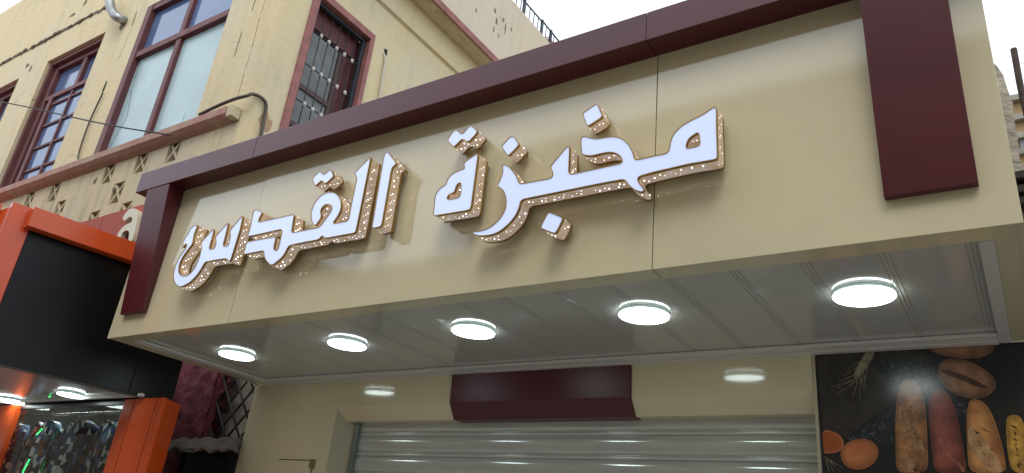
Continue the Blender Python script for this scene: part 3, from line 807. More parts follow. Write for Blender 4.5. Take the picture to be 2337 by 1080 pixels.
def garment(x, y, ztop, rot):
    t = thing('hanging_shirt', (x, y, ztop), '', 'shirt', 'patterned shirts hanging behind the shop glass')
    prof = [(0.0, 0.0), (0.045, -0.01), (0.10, -0.035), (0.17, -0.075), (0.205, -0.14), (0.215, -0.22), (0.16, -0.23), (0.15, -0.40), (0.155, -0.62)]
    mb = MB()
    rows = []
    for (w_, dz) in prof:
        row = []
        for k in range(15):
            f = k / 14 * 2 - 1
            yy = 0.03 * math.cos(f * 9 + x * 7) * min(1, -dz * 4) + 0.055 * (1 - f * f)
            row.append((f * w_ + 0.0, -yy, dz + ztop))
        for k in range(14, -1, -1):
            f = k / 14 * 2 - 1
            row.append((f * w_, 0.03 + 0.05 * (1 - f * f), dz + ztop))
        rows.append(row)
    ca, sa = math.cos(rot), math.sin(rot)
    rows = [[mb.bm.verts.new((x + p[0] * ca - p[1] * sa, y + p[0] * sa + p[1] * ca, p[2])) for p in row] for row in rows]
    n = len(rows[0])
    for a, b_ in zip(rows, rows[1:]):
        for k in range(n):
            f = mb.bm.faces.new((a[k], a[(k + 1) % n], b_[(k + 1) % n], b_[k])); f.smooth = True
    mb.build('cloth', CAMO, t, merge=True)
    MB().tube([(x, y, ztop - .02), (x, y, ztop + .05), (x + .012, y, ztop + .075), (x + .03, y, ztop + .07)], 0.0035, 5).build('hanger_hook', CHROME, t)
    return t
SH = ['leftmost patterned shirt behind the clothes shop glass', 'second patterned shirt from the left behind the glass', 'patterned shirt third from the left behind the glass', 'patterned shirt in the middle of the hanging row, left of the gap', 'patterned shirt just right of the middle of the hanging row', 'patterned shirt next but one to the orange pillar', 'patterned shirt hanging nearest the orange pillar']
for k, lb in enumerate(SH):
    g_ = garment(-8.02 + k * 0.283, 3.60 + (k % 2) * .07, 2.43 + (0.012 if k % 3 else -.012), R(-12 + (k * 37) % 30))
    g_['label'] = lb
# real lamp inside the shop
tl = thing('tube_lamp', (-7.0, 4.4, 2.7), 'lit white ceiling tube lamp inside the clothes shop', 'lamp')
TUBE = mat('lit tube', (1, 1, 1), 0.5, emit=(0.9, 1, 0.95), es=30.0)
MB().tube([(-8.6, 3.85, 2.84), (-6.7, 3.85, 2.84)], 0.02, 8).build('tube', TUBE, tl)
box('lamp_housing', (-8.65, -6.65, 3.82, 3.88, 2.862, 2.89), TRIM, tl)

# led strings hanging in the left shop window
GREEN = mat('green led', (0, 0.5, 0.1), 0.4, emit=(0.03, 1.0, 0.2), es=2.2)
def led_string(a, b_, n, label):
    t = thing('green_led_string', a, label, 'light string')
    a, b_ = Vector(a), Vector(b_)
    MB().tube([a + (a - b_) * .3, b_ + (b_ - a) * .3], 0.0015, 4).build('wire', mat('clear wire', (0.2, 0.22, 0.2), 0.3), t)
    for k in range(n):
        p = a.lerp(b_, k / (n - 1))
        MB().box(p.x - .006, p.x + .006, p.y - .010, p.y - .003, p.z - .0035, p.z + .0035).build('led', GREEN, t)
led_string((-6.857, 3.200, 2.700), (-6.799, 3.200, 2.548), 6, 'green led string hanging under the clothes shop canopy')
led_string((-6.955, 3.300, 2.301), (-7.005, 3.300, 2.257), 4, 'shortest green led string, in front of the patterned shirts')
led_string((-6.990, 3.300, 2.048), (-7.021, 3.300, 1.948), 7, 'lowest green led string, at the bottom left of the shop glass')

# ceiling lamps
def ceiling_lamp(x, y, z, r, label, group, name='round_ceiling_lamp', lm=None):
    t = thing(name, (x, y, z), label, 'ceiling lamp', group)
    MB().lathe(x, y, [(0, z - .001), (r * .985, z - .001), (r, z - .002), (r, z - .012), (r * .975, z - .0132), (0, z - .0132)], 64).build('lamp_housing', LAMP_BODY, t)
    MB().lathe(x, y, [(r * .9, z - .0138), (r * .995, z - .0146), (r * 1.005, z - .0175), (r * .985, z - .021), (r * .9, z - .0235), (0, z - .025)], 64).build('diffuser', lm or LAMP, t)
    return t
lx = (-7.583, 3.276, 2.530); lx2 = (-6.415, 3.186, 2.530)
ceiling_lamp(lx[0], lx[1] - .03, 2.558, 0.115, 'round lit lamp under the clothes shop canopy, at the picture edge', 'lamps under the clothes shop canopy')
ceiling_lamp(lx2[0], lx2[1] - .02, 2.558, 0.100, 'round lit lamp under the clothes shop canopy, nearer the orange pillar', 'lamps under the clothes shop canopy')

# brick red sign with a cream letter above the left shop
rs = thing('letter_sign', (-8.0, 3.92, 4.0), 'brick red panel sign with a raised cream letter above the clothes shop', 'sign')
box('sign_panel', (-10.6, -8.503, 3.90, 3.94, 3.95, 4.85), RED_PANEL, rs, 0.004)
box('sign_panel', (-8.495, -6.6, 3.90, 3.94, 3.95, 4.855), RED_PANEL, rs, 0.004)
cl = [tuple(p) for p in CREAM_LETTER]
def offset_poly(poly, d):
    n = len(poly)
    area = sum(poly[i][0] * poly[(i + 1) % n][1] - poly[(i + 1) % n][0] * poly[i][1] for i in range(n))
    sg = 1 if area > 0 else -1
    out = []
    for i in range(n):
        p0, p1, p2 = Vector(poly[i - 1]), Vector(poly[i]), Vector(poly[(i + 1) % n])
        a = (p1 - p0).normalized(); b_ = (p2 - p1).normalized()
        na = Vector((-a.y, a.x)) * sg; nb = Vector((-b_.y, b_.x)) * sg
        m_ = (na + nb)
        if m_.length < 1e-4: m_ = na
        m_.normalize()
        c = max(0.45, m_.dot(na))
        out.append(tuple(p1 + m_ * (d / c)))
    return out
def round_poly(poly, r):
    out = []
    n = len(poly)
    for i in range(n):
        p0, p1, p2 = Vector(poly[i - 1]), Vector(poly[i]), Vector(poly[(i + 1) % n])
        la, lb = (p0 - p1).length, (p2 - p1).length
        a = min(r, la * .28); b_ = min(r, lb * .28)
        out.append(tuple(p1 + (p0 - p1).normalized() * a)); out.append(tuple(p1 + (p2 - p1).normalized() * b_))
    return out
cl = round_poly(round_poly(cl, .02), .01)
MB().prism(cl, 3.84, 3.898, 'XZ').build('cream_letter', LETTER_CREAM, rs)

# ------------------------------------------------------------------ magenta wall, lattice and torn awning
mw = thing('magenta_wall', (-6.2, 4.05, 0), 'rough magenta plastered wall between the clothes shop and the bakery', 'wall')
def rough_wall(x0, x1, z0, z1, y, amp, step=0.03):
    mb = MB()
    nx, nz_ = max(1, int((x1 - x0) / step)), max(1, int((z1 - z0) / step))
    V = [[mb.bm.verts.new((x0 + (x1 - x0) * i / nx, y - amp * (noise.noise(Vector((i * .35 + x0 * 9, j * .35, y))) + .6 * noise.noise(Vector((i * 1.1, j * 1.1, 3 + y)))), z0 + (z1 - z0) * j / nz_)) for j in range(nz_ + 1)] for i in range(nx + 1)]
    for i in range(nx):
        for j in range(nz_):
            f = mb.bm.faces.new((V[i][j], V[i + 1][j], V[i + 1][j + 1], V[i][j + 1])); f.smooth = True
    return mb
rough_wall(-6.49, -5.84, 2.27, 3.3, 4.05, 0.02).build('wall_face', MAGENTA, mw)
rough_wall(-6.49, -6.03, 0.1, 2.27, 4.05, 0.02).build('wall_face', MAGENTA, mw)
mb = MB(); mb.box(-5.90, -5.838, 4.062, 4.12, 2.27, 3.3); mb.build('wall_return', MAGENTA, mw, 0.004)
rough_wall(-6.35, -5.975, 2.38, 3.3, 4.32, 0.04, 0.02).build('wall_stub', MAGENTA, mw)
pw = thing('alley_wall', (-5.5, 4.5, 0), 'pale dirty plaster wall behind the iron lattice', 'wall')
rough_wall(-6.3, -4.9, 2.38, 3.4, 4.42, 0.03, 0.04).build('wall_face', PALE, pw)
box('dark_doorway', (-6.5, -4.9, 4.46, 4.6, 0.1, 2.46), DARK, pw)
box('doorway_side', (-6.12, -6.035, 4.085, 4.459, 0.1, 2.26), DARK, pw)
lat = thing('lattice_grille', (-5.6, 4.1, 2.3), 'dark iron diamond lattice filling the gap beside the bakery pilaster', 'grille')
LATM = mat('dark rusty lattice', (0.028, 0.022, 0.02), 0.7, var=0.4, var_scale=30)
u0, u1, v0, v1 = -5.87, -5.27, 2.28, 3.05
def clip_line(px, pz, dx, dz):
    ts = []
    tmin, tmax = -9, 9
    for p, d, a, b_ in ((px, dx, u0, u1), (pz, dz, v0, v1)):
        t0, t1 = (a - p) / d, (b_ - p) / d
        tmin = max(tmin, min(t0, t1)); tmax = min(tmax, max(t0, t1))
    return (tmin, tmax)
sp = 0.176
for s in (1, -1):
    dx, dz = (0.93 if s > 0 else -0.80), 1.0
    for k in range(-8, 12):
        px, pz = u0 + k * sp, v0
        a, b_ = clip_line(px, pz, dx, dz)
        if b_ - a < 0.03: continue
        yo = 4.11 + (0.008 if s > 0 else 0)
        MB().tube([(px + dx * a, yo, pz + dz * a), (px + dx * b_, yo, pz + dz * b_)], 0.0095, 6).build('bar', LATM, lat)
aw = MB()
NX, NY = 44, 8
rr = random.Random(11)
rows = []
for i in range(NX + 1):
    f = i / NX
    x = -6.10 + 1.12 * f
    row = []
    edge = 0.05 * noise.noise(Vector((f * 14, 0, 1))) + 0.03 * noise.noise(Vector((f * 40, 3, 1)))
    for j in range(NY + 1):
        q = j / NY
        y = 4.07 - (0.27 + edge) * q - (0.0 if f > .1 else 0.0)
        z = 2.36 - 0.13 * q ** 1.5 + 0.016 * math.sin(f * 40 + q * 3) + 0.02 * noise.noise(Vector((f * 9, q * 3, 5))) - 0.06 * max(0, .25 - f) * q
        row.append(aw.bm.verts.new((min(x, -1.314 * y), y, z)))
    rows.append(row)
for i in range(NX):
    for j in range(NY):
        f_ = aw.bm.faces.new((rows[i][j], rows[i + 1][j], rows[i + 1][j + 1], rows[i][j + 1])); f_.smooth = True
ao = aw.build('torn_awning', RAG)
tag(ao, 'torn dusty sheet awning with ragged edge over the dark doorway', 'awning')
so = ao.modifiers.new('thick', 'SOLIDIFY'); so.thickness = 0.012

# ------------------------------------------------------------------ bakery shop front
bf = thing('shop_front', (-2.4, 4.2, 0), 'cream panelled bakery front with pilaster and maroon lintel panel under the canopy', 'shop front')
mb = MB(); mb.box(-5.297, -4.29, 4.05, 4.10, 0.14, 2.795)
mb.build('pilaster_panel', CREAM, bf, 0.003)
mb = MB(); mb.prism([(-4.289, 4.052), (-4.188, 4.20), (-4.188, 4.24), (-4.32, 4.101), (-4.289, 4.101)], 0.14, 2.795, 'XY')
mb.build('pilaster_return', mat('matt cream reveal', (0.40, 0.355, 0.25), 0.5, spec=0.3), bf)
def lintel(x0, x1, off, m):
    mb = MB(); o = -off
    mb.prism([(4.038 + o, 2.795), (4.05 + o, 2.597), (4.12 + o, 2.500 - off * .3), (4.20, 2.500 - off * .3), (4.20, 2.53), (4.13, 2.795)], x0, x1, 'YZ')
    return mb.build('lintel_panel', m, bf, 0.002)
lintel(-4.286, -3.222, 0.002, CREAM); lintel(-3.220, -1.897, 0.016, MAROON); lintel(-1.895, -0.880, 0.002, CREAM)
box('edge_strip', (-0.878, -0.862, 4.035, 4.20, 0.14, 2.795), CREAM_DULL, bf, 0.002)
box('back_wall', (-5.29, 0.09, 4.26, 4.5, 2.5, 3.9), CREAM_DULL, bf)
box('back_wall', (0.10, 2.2, 4.08, 4.5, 2.501, 2.82), CREAM_DULL, bf)
box('back_wall', (-5.29, -4.25, 4.26, 4.5, 0, 2.5), CREAM_DULL, bf)
box('back_wall', (-0.80, 2.2, 4.08, 4.5, 0, 2.5), CREAM_DULL, bf)
# access hatch with hinge on the pilaster
h0 = (-4.804, 4.050, 2.202); h1 = (-4.434, 4.050, 2.201)
hb = MB(); hb.box(h0[0], h1[0], 4.0475, 4.0495, 1.2, h0[2]); hb.build('access_hatch', CREAM, bf)
box('hatch_gap', (h0[0], h1[0] + .008, 4.046, 4.0492, h0[2], h0[2] + .006), DARK, bf)
box('hatch_gap', (h1[0], h1[0] + .006, 4.046, 4.0492, 1.2, h0[2]), DARK, bf)
hz = (-4.440, 4.050, 2.176)[2]
for dx_ in (-0.026, 0.008):
    box('hinge', (h1[0] + dx_, h1[0] + dx_ + 0.022, 4.040, 4.0455, hz - .03, hz + .035), mat('dull brass hinge', (0.30, 0.22, 0.13), 0.4, metal=0.6), bf, 0.002)

# roller shutter
rs_ = thing('roller_shutter', (-2.53, 4.2, 0), 'closed grey metal roller shutter under the maroon and cream lintel', 'shutter')
def slat_profile():
    z = 0.0
    pts = [(0.0, 0.142), (-0.012, 0.130), (-0.016, 0.10), (-0.014, 0.05), (-0.008, 0.034), (0.0, 0.030), (0.0, 0.026), (-0.012, 0.022), (-0.018, 0.014), (-0.016, 0.005), (-0.004, 0.0), (0.0, 0.0)]
    return pts
first = None
for k in range(18):
    z0 = 2.410 - k * 0.142
    if z0 < 0.1: break
    if first is None:
        mb = MB(); pr = slat_profile()
        for a, b_ in zip(pr, pr[1:]):
            mb.face([(-4.16, 4.215 + a[0], z0 + a[1]), (-0.885, 4.215 + a[0], z0 + a[1]), (-0.885, 4.215 + b_[0], z0 + b_[1]), (-4.16, 4.215 + b_[0], z0 + b_[1])], smooth=True)
        first = mb.build('slat', SHUT, rs_, merge=True)
    else:
        c = first.copy(); COL.objects.link(c); c.parent = rs_; c.location = (0, 0, -k * 0.142)
box('guide_rail', (-4.186, -4.155, 4.165, 4.225, 0.14, 2.50), mat('grey guide rail', (0.20, 0.23, 0.21), 0.4, metal=0.5), rs_, 0.003)

# bread poster
POSTER_PRINT = []
bp_ = thing('bread_poster', (0.2, 4.03, 0.5), 'large dark glossy poster of baguettes, eggs and wheat right of the shutter', 'poster')
PGLOSS = 0.2
PB = mat('poster dark print', (0.012, 0.015, 0.022), PGLOSS, col2=(0.022, 0.02, 0.018), var=0.3, var_scale=2.2, thr=(0.4, 0.6))
box('backing', (-0.860, 1.6, 4.036, 4.05, 0.14, 2.792), PB, bp_)
def pm(name, c, c2, sc, st=None, thr=(0.38, 0.62)):
    return mat(name, c, PGLOSS, col2=c2, var=0.3, var_scale=sc, stretch=st, thr=thr)
M_FLOUR = mat('printed flour', (0.12, 0.135, 0.14), PGLOSS, col2=(0.012, 0.015, 0.022), var=0.3, var_scale=46, thr=(0.50, 0.76))
M_SLATE = pm('printed slate', (0.043, 0.037, 0.033), (0.025, 0.022, 0.020), 14)
M_BUN = pm('printed bun crust', (0.232, 0.116, 0.065), (0.132, 0.065, 0.040), 16)
M_BUNC = pm('printed bun crease', (0.096, 0.046, 0.028), (0.054, 0.028, 0.019), 16)
M_B1 = pm('printed brown baguette', (0.341, 0.155, 0.065), (0.132, 0.056, 0.028), 13)
M_B1L = pm('printed brown crumb', (0.465, 0.264, 0.132), (0.186, 0.085, 0.043), 26)
M_B2 = pm('printed red baguette', (0.232, 0.065, 0.046), (0.132, 0.037, 0.031), 12)
M_B2L = pm('printed red edge', (0.388, 0.132, 0.078), (0.186, 0.056, 0.039), 20)
M_B3 = pm('printed golden baguette', (0.465, 0.209, 0.070), (0.264, 0.105, 0.039), 9)
M_B3L = pm('printed pale crumb', (0.558, 0.326, 0.163), (0.357, 0.186, 0.085), 20)
M_B4 = pm('printed yellow baguette', (0.465, 0.264, 0.046), (0.264, 0.139, 0.031), 18)
M_EGG = pm('printed egg', (0.403, 0.136, 0.054), (0.310, 0.096, 0.039), 6)
M_EGGR = pm('printed egg rim', (0.496, 0.155, 0.078), (0.341, 0.109, 0.046), 6)
M_EGGI = pm('printed shell inside', (0.388, 0.101, 0.028), (0.279, 0.070, 0.022), 6)
M_WH = pm('printed wheat', (0.310, 0.271, 0.178), (0.132, 0.105, 0.065), 30)
def decal(name, poly, lvl, m, rnd=0.02):
    p = round_poly(round_poly(poly, rnd), rnd * .5)
    y = 4.035 - lvl * 0.0012
    o = MB().prism(p, y - 0.0006, y, 'XZ').build(name, m, bp_)
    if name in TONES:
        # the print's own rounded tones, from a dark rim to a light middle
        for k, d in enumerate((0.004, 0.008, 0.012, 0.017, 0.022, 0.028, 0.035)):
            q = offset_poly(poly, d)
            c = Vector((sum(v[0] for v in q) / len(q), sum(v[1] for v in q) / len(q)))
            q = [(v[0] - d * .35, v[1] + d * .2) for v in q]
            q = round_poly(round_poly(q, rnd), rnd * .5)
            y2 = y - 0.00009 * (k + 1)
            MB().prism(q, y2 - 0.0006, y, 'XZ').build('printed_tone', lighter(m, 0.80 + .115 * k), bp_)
    return o
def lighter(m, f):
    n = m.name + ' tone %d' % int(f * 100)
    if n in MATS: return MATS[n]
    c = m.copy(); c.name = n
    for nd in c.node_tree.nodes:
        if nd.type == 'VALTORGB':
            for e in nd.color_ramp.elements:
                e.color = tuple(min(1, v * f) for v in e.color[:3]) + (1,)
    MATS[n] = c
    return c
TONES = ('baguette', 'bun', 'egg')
def cracks(x0, x1, z0, z1, n, seed, m, lvl=6):
    rr = random.Random(seed); mb = MB(); y = 4.035 - lvl * 0.0012 - .001
    for _ in range(n):
        cx, cz = rr.uniform(x0, x1), rr.uniform(z0, z1)
        a = rr.uniform(-1.3, -0.5); L = rr.uniform(.004, .014); w_ = rr.uniform(.0012, .004)
        d = Vector((math.cos(a), math.sin(a))); e = Vector((-d.y, d.x))
        c = Vector((cx, cz))
        pts = [c - d * L, c + e * w_, c + d * L, c - e * w_ * .6]
        mb.face([(p.x, y, p.y) for p in pts])
    o = mb.build('crust_cracks', m, bp_); o['kind'] = 'stuff'

decal('slate', [(-0.852, 4.035, 2.797)[::2], (-0.816, 4.035, 2.799)[::2], (-0.349, 4.035, 2.773)[::2], (-0.343, 4.035, 2.711)[::2], (-0.484, 4.035, 2.554)[::2], (-0.664, 4.035, 2.416)[::2], (-0.748, 4.035, 2.361)[::2], (-0.840, 4.035, 2.396)[::2], (-0.849, 4.035, 2.609)[::2]], 1, M_SLATE)
decal('flour', [(-0.748, 4.035, 2.354)[::2], (-0.664, 4.035, 2.413)[::2], (-0.509, 4.035, 2.498)[::2], (-0.519, 4.035, 2.320)[::2], (-0.581, 4.035, 2.333)[::2], (-0.672, 4.035, 2.319)[::2]], 2, M_FLOUR)
decal('flour', [(-0.586, 4.035, 2.725)[::2], (-0.505, 4.035, 2.749)[::2], (-0.318, 4.035, 2.710)[::2], (-0.333, 4.035, 2.577)[::2], (-0.378, 4.035, 2.495)[::2], (-0.390, 4.035, 2.614)[::2], (-0.426, 4.035, 2.637)[::2], (-0.479, 4.035, 2.610)[::2], (-0.552, 4.035, 2.657)[::2]], 2, M_FLOUR)
decal('flour', [(-0.264, 4.035, 2.547)[::2], (-0.208, 4.035, 2.519)[::2], (-0.220, 4.035, 2.426)[::2], (-0.253, 4.035, 2.439)[::2]], 2, M_FLOUR)
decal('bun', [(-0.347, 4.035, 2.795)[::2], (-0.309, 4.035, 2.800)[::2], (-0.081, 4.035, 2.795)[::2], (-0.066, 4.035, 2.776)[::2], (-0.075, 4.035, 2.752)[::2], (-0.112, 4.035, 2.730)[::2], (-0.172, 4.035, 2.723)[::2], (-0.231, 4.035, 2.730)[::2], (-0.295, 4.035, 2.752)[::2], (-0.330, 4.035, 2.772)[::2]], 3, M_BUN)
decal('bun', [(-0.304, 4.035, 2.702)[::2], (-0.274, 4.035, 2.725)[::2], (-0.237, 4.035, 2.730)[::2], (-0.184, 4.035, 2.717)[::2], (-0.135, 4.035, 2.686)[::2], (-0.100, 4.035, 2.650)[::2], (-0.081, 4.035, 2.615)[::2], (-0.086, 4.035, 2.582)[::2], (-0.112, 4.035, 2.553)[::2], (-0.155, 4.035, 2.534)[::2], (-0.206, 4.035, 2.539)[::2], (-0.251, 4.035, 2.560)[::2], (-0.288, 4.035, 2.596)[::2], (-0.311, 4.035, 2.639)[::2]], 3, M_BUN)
decal('bun_crease', [(-0.300, 4.035, 2.684)[::2], (-0.250, 4.035, 2.668)[::2], (-0.188, 4.035, 2.640)[::2], (-0.134, 4.035, 2.604)[::2], (-0.109, 4.035, 2.576)[::2], (-0.159, 4.035, 2.591)[::2], (-0.225, 4.035, 2.628)[::2], (-0.270, 4.035, 2.651)[::2], (-0.298, 4.035, 2.670)[::2]], 4, M_BUNC)
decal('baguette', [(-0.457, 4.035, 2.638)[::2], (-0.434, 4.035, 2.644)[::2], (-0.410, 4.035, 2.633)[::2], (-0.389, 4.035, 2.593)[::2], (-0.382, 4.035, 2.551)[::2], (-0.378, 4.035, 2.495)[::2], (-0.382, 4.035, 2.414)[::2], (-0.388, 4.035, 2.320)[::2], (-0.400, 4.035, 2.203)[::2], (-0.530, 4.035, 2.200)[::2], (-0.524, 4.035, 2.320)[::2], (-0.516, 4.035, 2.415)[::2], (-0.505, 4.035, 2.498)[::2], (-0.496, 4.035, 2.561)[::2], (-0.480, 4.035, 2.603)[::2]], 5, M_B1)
decal('baguette_crumb', [(-0.490, 4.035, 2.526)[::2], (-0.471, 4.035, 2.497)[::2], (-0.446, 4.035, 2.428)[::2], (-0.422, 4.035, 2.367)[::2], (-0.402, 4.035, 2.320)[::2], (-0.404, 4.035, 2.281)[::2], (-0.424, 4.035, 2.287)[::2], (-0.456, 4.035, 2.334)[::2], (-0.481, 4.035, 2.387)[::2], (-0.497, 4.035, 2.456)[::2]], 6, M_B1L)
decal('baguette_crumb', [(-0.516, 4.035, 2.280)[::2], (-0.479, 4.035, 2.287)[::2], (-0.458, 4.035, 2.254)[::2], (-0.445, 4.035, 2.202)[::2], (-0.511, 4.035, 2.200)[::2]], 6, M_B1L)
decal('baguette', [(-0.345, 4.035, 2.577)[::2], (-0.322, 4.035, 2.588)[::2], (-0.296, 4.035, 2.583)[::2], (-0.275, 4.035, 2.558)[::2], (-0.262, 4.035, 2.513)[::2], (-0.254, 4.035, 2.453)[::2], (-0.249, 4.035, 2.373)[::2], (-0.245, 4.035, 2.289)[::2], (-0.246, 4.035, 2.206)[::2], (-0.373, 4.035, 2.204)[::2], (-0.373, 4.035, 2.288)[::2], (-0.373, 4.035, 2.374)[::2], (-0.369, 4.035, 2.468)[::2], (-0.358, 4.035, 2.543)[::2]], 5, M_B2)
decal('baguette_edge', [(-0.346, 4.035, 2.454)[::2], (-0.333, 4.035, 2.354)[::2], (-0.300, 4.035, 2.288)[::2], (-0.265, 4.035, 2.244)[::2], (-0.249, 4.035, 2.210)[::2], (-0.260, 4.035, 2.207)[::2], (-0.287, 4.035, 2.250)[::2], (-0.327, 4.035, 2.301)[::2], (-0.344, 4.035, 2.360)[::2]], 6, M_B2L)
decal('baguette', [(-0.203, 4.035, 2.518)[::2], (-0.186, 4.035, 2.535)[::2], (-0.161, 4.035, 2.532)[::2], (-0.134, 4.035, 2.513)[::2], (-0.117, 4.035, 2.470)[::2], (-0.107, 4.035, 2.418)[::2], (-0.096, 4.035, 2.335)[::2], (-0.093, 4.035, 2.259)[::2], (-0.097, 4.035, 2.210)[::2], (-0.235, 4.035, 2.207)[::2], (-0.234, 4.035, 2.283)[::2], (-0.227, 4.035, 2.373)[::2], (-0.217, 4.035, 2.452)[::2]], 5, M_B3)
decal('baguette_crumb', [(-0.216, 4.035, 2.412)[::2], (-0.194, 4.035, 2.406)[::2], (-0.165, 4.035, 2.366)[::2], (-0.142, 4.035, 2.322)[::2], (-0.117, 4.035, 2.259)[::2], (-0.102, 4.035, 2.210)[::2], (-0.157, 4.035, 2.208)[::2], (-0.189, 4.035, 2.258)[::2], (-0.218, 4.035, 2.302)[::2], (-0.226, 4.035, 2.347)[::2]], 6, M_B3L)
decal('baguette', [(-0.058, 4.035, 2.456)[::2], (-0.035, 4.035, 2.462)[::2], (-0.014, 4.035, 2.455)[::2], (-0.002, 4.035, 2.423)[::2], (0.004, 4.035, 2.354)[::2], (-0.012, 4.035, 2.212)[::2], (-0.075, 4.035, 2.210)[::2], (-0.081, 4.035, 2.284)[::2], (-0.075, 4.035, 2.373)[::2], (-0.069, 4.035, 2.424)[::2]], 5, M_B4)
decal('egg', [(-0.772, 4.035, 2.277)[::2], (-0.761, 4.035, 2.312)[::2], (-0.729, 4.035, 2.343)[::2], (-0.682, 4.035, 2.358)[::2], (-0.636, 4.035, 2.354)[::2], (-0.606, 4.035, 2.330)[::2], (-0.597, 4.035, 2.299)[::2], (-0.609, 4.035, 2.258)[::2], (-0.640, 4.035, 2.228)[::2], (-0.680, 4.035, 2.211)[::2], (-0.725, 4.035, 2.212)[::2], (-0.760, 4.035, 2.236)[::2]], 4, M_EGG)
decal('egg_shell', [(-0.847, 4.035, 2.402)[::2], (-0.806, 4.035, 2.396)[::2], (-0.773, 4.035, 2.382)[::2], (-0.752, 4.035, 2.354)[::2], (-0.749, 4.035, 2.326)[::2], (-0.762, 4.035, 2.301)[::2], (-0.793, 4.035, 2.287)[::2], (-0.834, 4.035, 2.285)[::2], (-0.847, 4.035, 2.286)[::2]], 4, M_EGGR)
decal('shell_inside', [(-0.846, 4.035, 2.393)[::2], (-0.807, 4.035, 2.386)[::2], (-0.777, 4.035, 2.371)[::2], (-0.759, 4.035, 2.348)[::2], (-0.757, 4.035, 2.329)[::2], (-0.771, 4.035, 2.308)[::2], (-0.799, 4.035, 2.296)[::2], (-0.833, 4.035, 2.294)[::2], (-0.847, 4.035, 2.296)[::2]], 5, M_EGGI)
decal('wheat_ear', [(-0.607, 4.035, 2.797)[::2], (-0.570, 4.035, 2.795)[::2], (-0.583, 4.035, 2.762)[::2], (-0.606, 4.035, 2.726)[::2], (-0.637, 4.035, 2.675)[::2], (-0.666, 4.035, 2.647)[::2], (-0.686, 4.035, 2.655)[::2], (-0.669, 4.035, 2.699)[::2], (-0.638, 4.035, 2.750)[::2]], 4, M_WH)
decal('wheat_awn', [(-0.658, 4.035, 2.659)[::2], (-0.659, 4.035, 2.663)[::2], (-0.819, 4.035, 2.575)[::2], (-0.819, 4.035, 2.574)[::2]], 5, M_WH, 0.0008)
decal('wheat_awn', [(-0.663, 4.035, 2.674)[::2], (-0.665, 4.035, 2.679)[::2], (-0.756, 4.035, 2.636)[::2], (-0.756, 4.035, 2.635)[::2]], 5, M_WH, 0.0008)
decal('wheat_awn', [(-0.661, 4.035, 2.652)[::2], (-0.663, 4.035, 2.656)[::2], (-0.771, 4.035, 2.574)[::2], (-0.770, 4.035, 2.573)[::2]], 5, M_WH, 0.0008)
decal('wheat_awn', [(-0.655, 4.035, 2.648)[::2], (-0.657, 4.035, 2.652)[::2], (-0.732, 4.035, 2.591)[::2], (-0.731, 4.035, 2.590)[::2]], 5, M_WH, 0.0008)
decal('wheat_awn', [(-0.657, 4.035, 2.653)[::2], (-0.661, 4.035, 2.655)[::2], (-0.694, 4.035, 2.553)[::2], (-0.693, 4.035, 2.552)[::2]], 5, M_WH, 0.0008)
decal('wheat_awn', [(-0.647, 4.035, 2.653)[::2], (-0.651, 4.035, 2.654)[::2], (-0.664, 4.035, 2.548)[::2], (-0.663, 4.035, 2.548)[::2]], 5, M_WH, 0.0008)
decal('wheat_awn', [(-0.643, 4.035, 2.661)[::2], (-0.647, 4.035, 2.661)[::2], (-0.641, 4.035, 2.587)[::2], (-0.640, 4.035, 2.587)[::2]], 5, M_WH, 0.0008)
decal('wheat_awn', [(-0.632, 4.035, 2.675)[::2], (-0.636, 4.035, 2.675)[::2], (-0.631, 4.035, 2.594)[::2], (-0.629, 4.035, 2.594)[::2]], 5, M_WH, 0.0008)
decal('wheat_awn', [(-0.654, 4.035, 2.711)[::2], (-0.655, 4.035, 2.715)[::2], (-0.733, 4.035, 2.665)[::2], (-0.733, 4.035, 2.664)[::2]], 5, M_WH, 0.0008)
decal('wheat_awn', [(-0.611, 4.035, 2.726)[::2], (-0.615, 4.035, 2.726)[::2], (-0.627, 4.035, 2.645)[::2], (-0.625, 4.035, 2.645)[::2]], 5, M_WH, 0.0008)
decal('wheat_awn', [(-0.596, 4.035, 2.747)[::2], (-0.600, 4.035, 2.748)[::2], (-0.616, 4.035, 2.689)[::2], (-0.615, 4.035, 2.689)[::2]], 5, M_WH, 0.0008)
decal('wheat_awn', [(-0.630, 4.035, 2.748)[::2], (-0.632, 4.035, 2.751)[::2], (-0.703, 4.035, 2.701)[::2], (-0.703, 4.035, 2.700)[::2]], 5, M_WH, 0.0008)
decal('wheat_awn', [(-0.580, 4.035, 2.776)[::2], (-0.584, 4.035, 2.777)[::2], (-0.595, 4.035, 2.725)[::2], (-0.594, 4.035, 2.725)[::2]], 5, M_WH, 0.0008)
decal('wheat_awn', [(-0.840, 4.035, 2.270)[::2], (-0.843, 4.035, 2.268)[::2], (-0.800, 4.035, 2.193)[::2], (-0.799, 4.035, 2.194)[::2]], 5, M_WH, 0.0008)
decal('wheat_awn', [(-0.833, 4.035, 2.267)[::2], (-0.836, 4.035, 2.264)[::2], (-0.773, 4.035, 2.198)[::2], (-0.772, 4.035, 2.198)[::2]], 5, M_WH, 0.0008)
decal('wheat_awn', [(-0.836, 4.035, 2.263)[::2], (-0.840, 4.035, 2.262)[::2], (-0.827, 4.035, 2.193)[::2], (-0.825, 4.035, 2.194)[::2]], 5, M_WH, 0.0008)
decal('wheat_awn', [(-0.827, 4.035, 2.261)[::2], (-0.830, 4.035, 2.257)[::2], (-0.758, 4.035, 2.215)[::2], (-0.758, 4.035, 2.216)[::2]], 5, M_WH, 0.0008)
decal('wheat_awn', [(-0.651, 4.035, 2.659)[::2], (-0.652, 4.035, 2.663)[::2], (-0.793, 4.035, 2.608)[::2], (-0.792, 4.035, 2.607)[::2]], 5, M_WH, 0.0008)
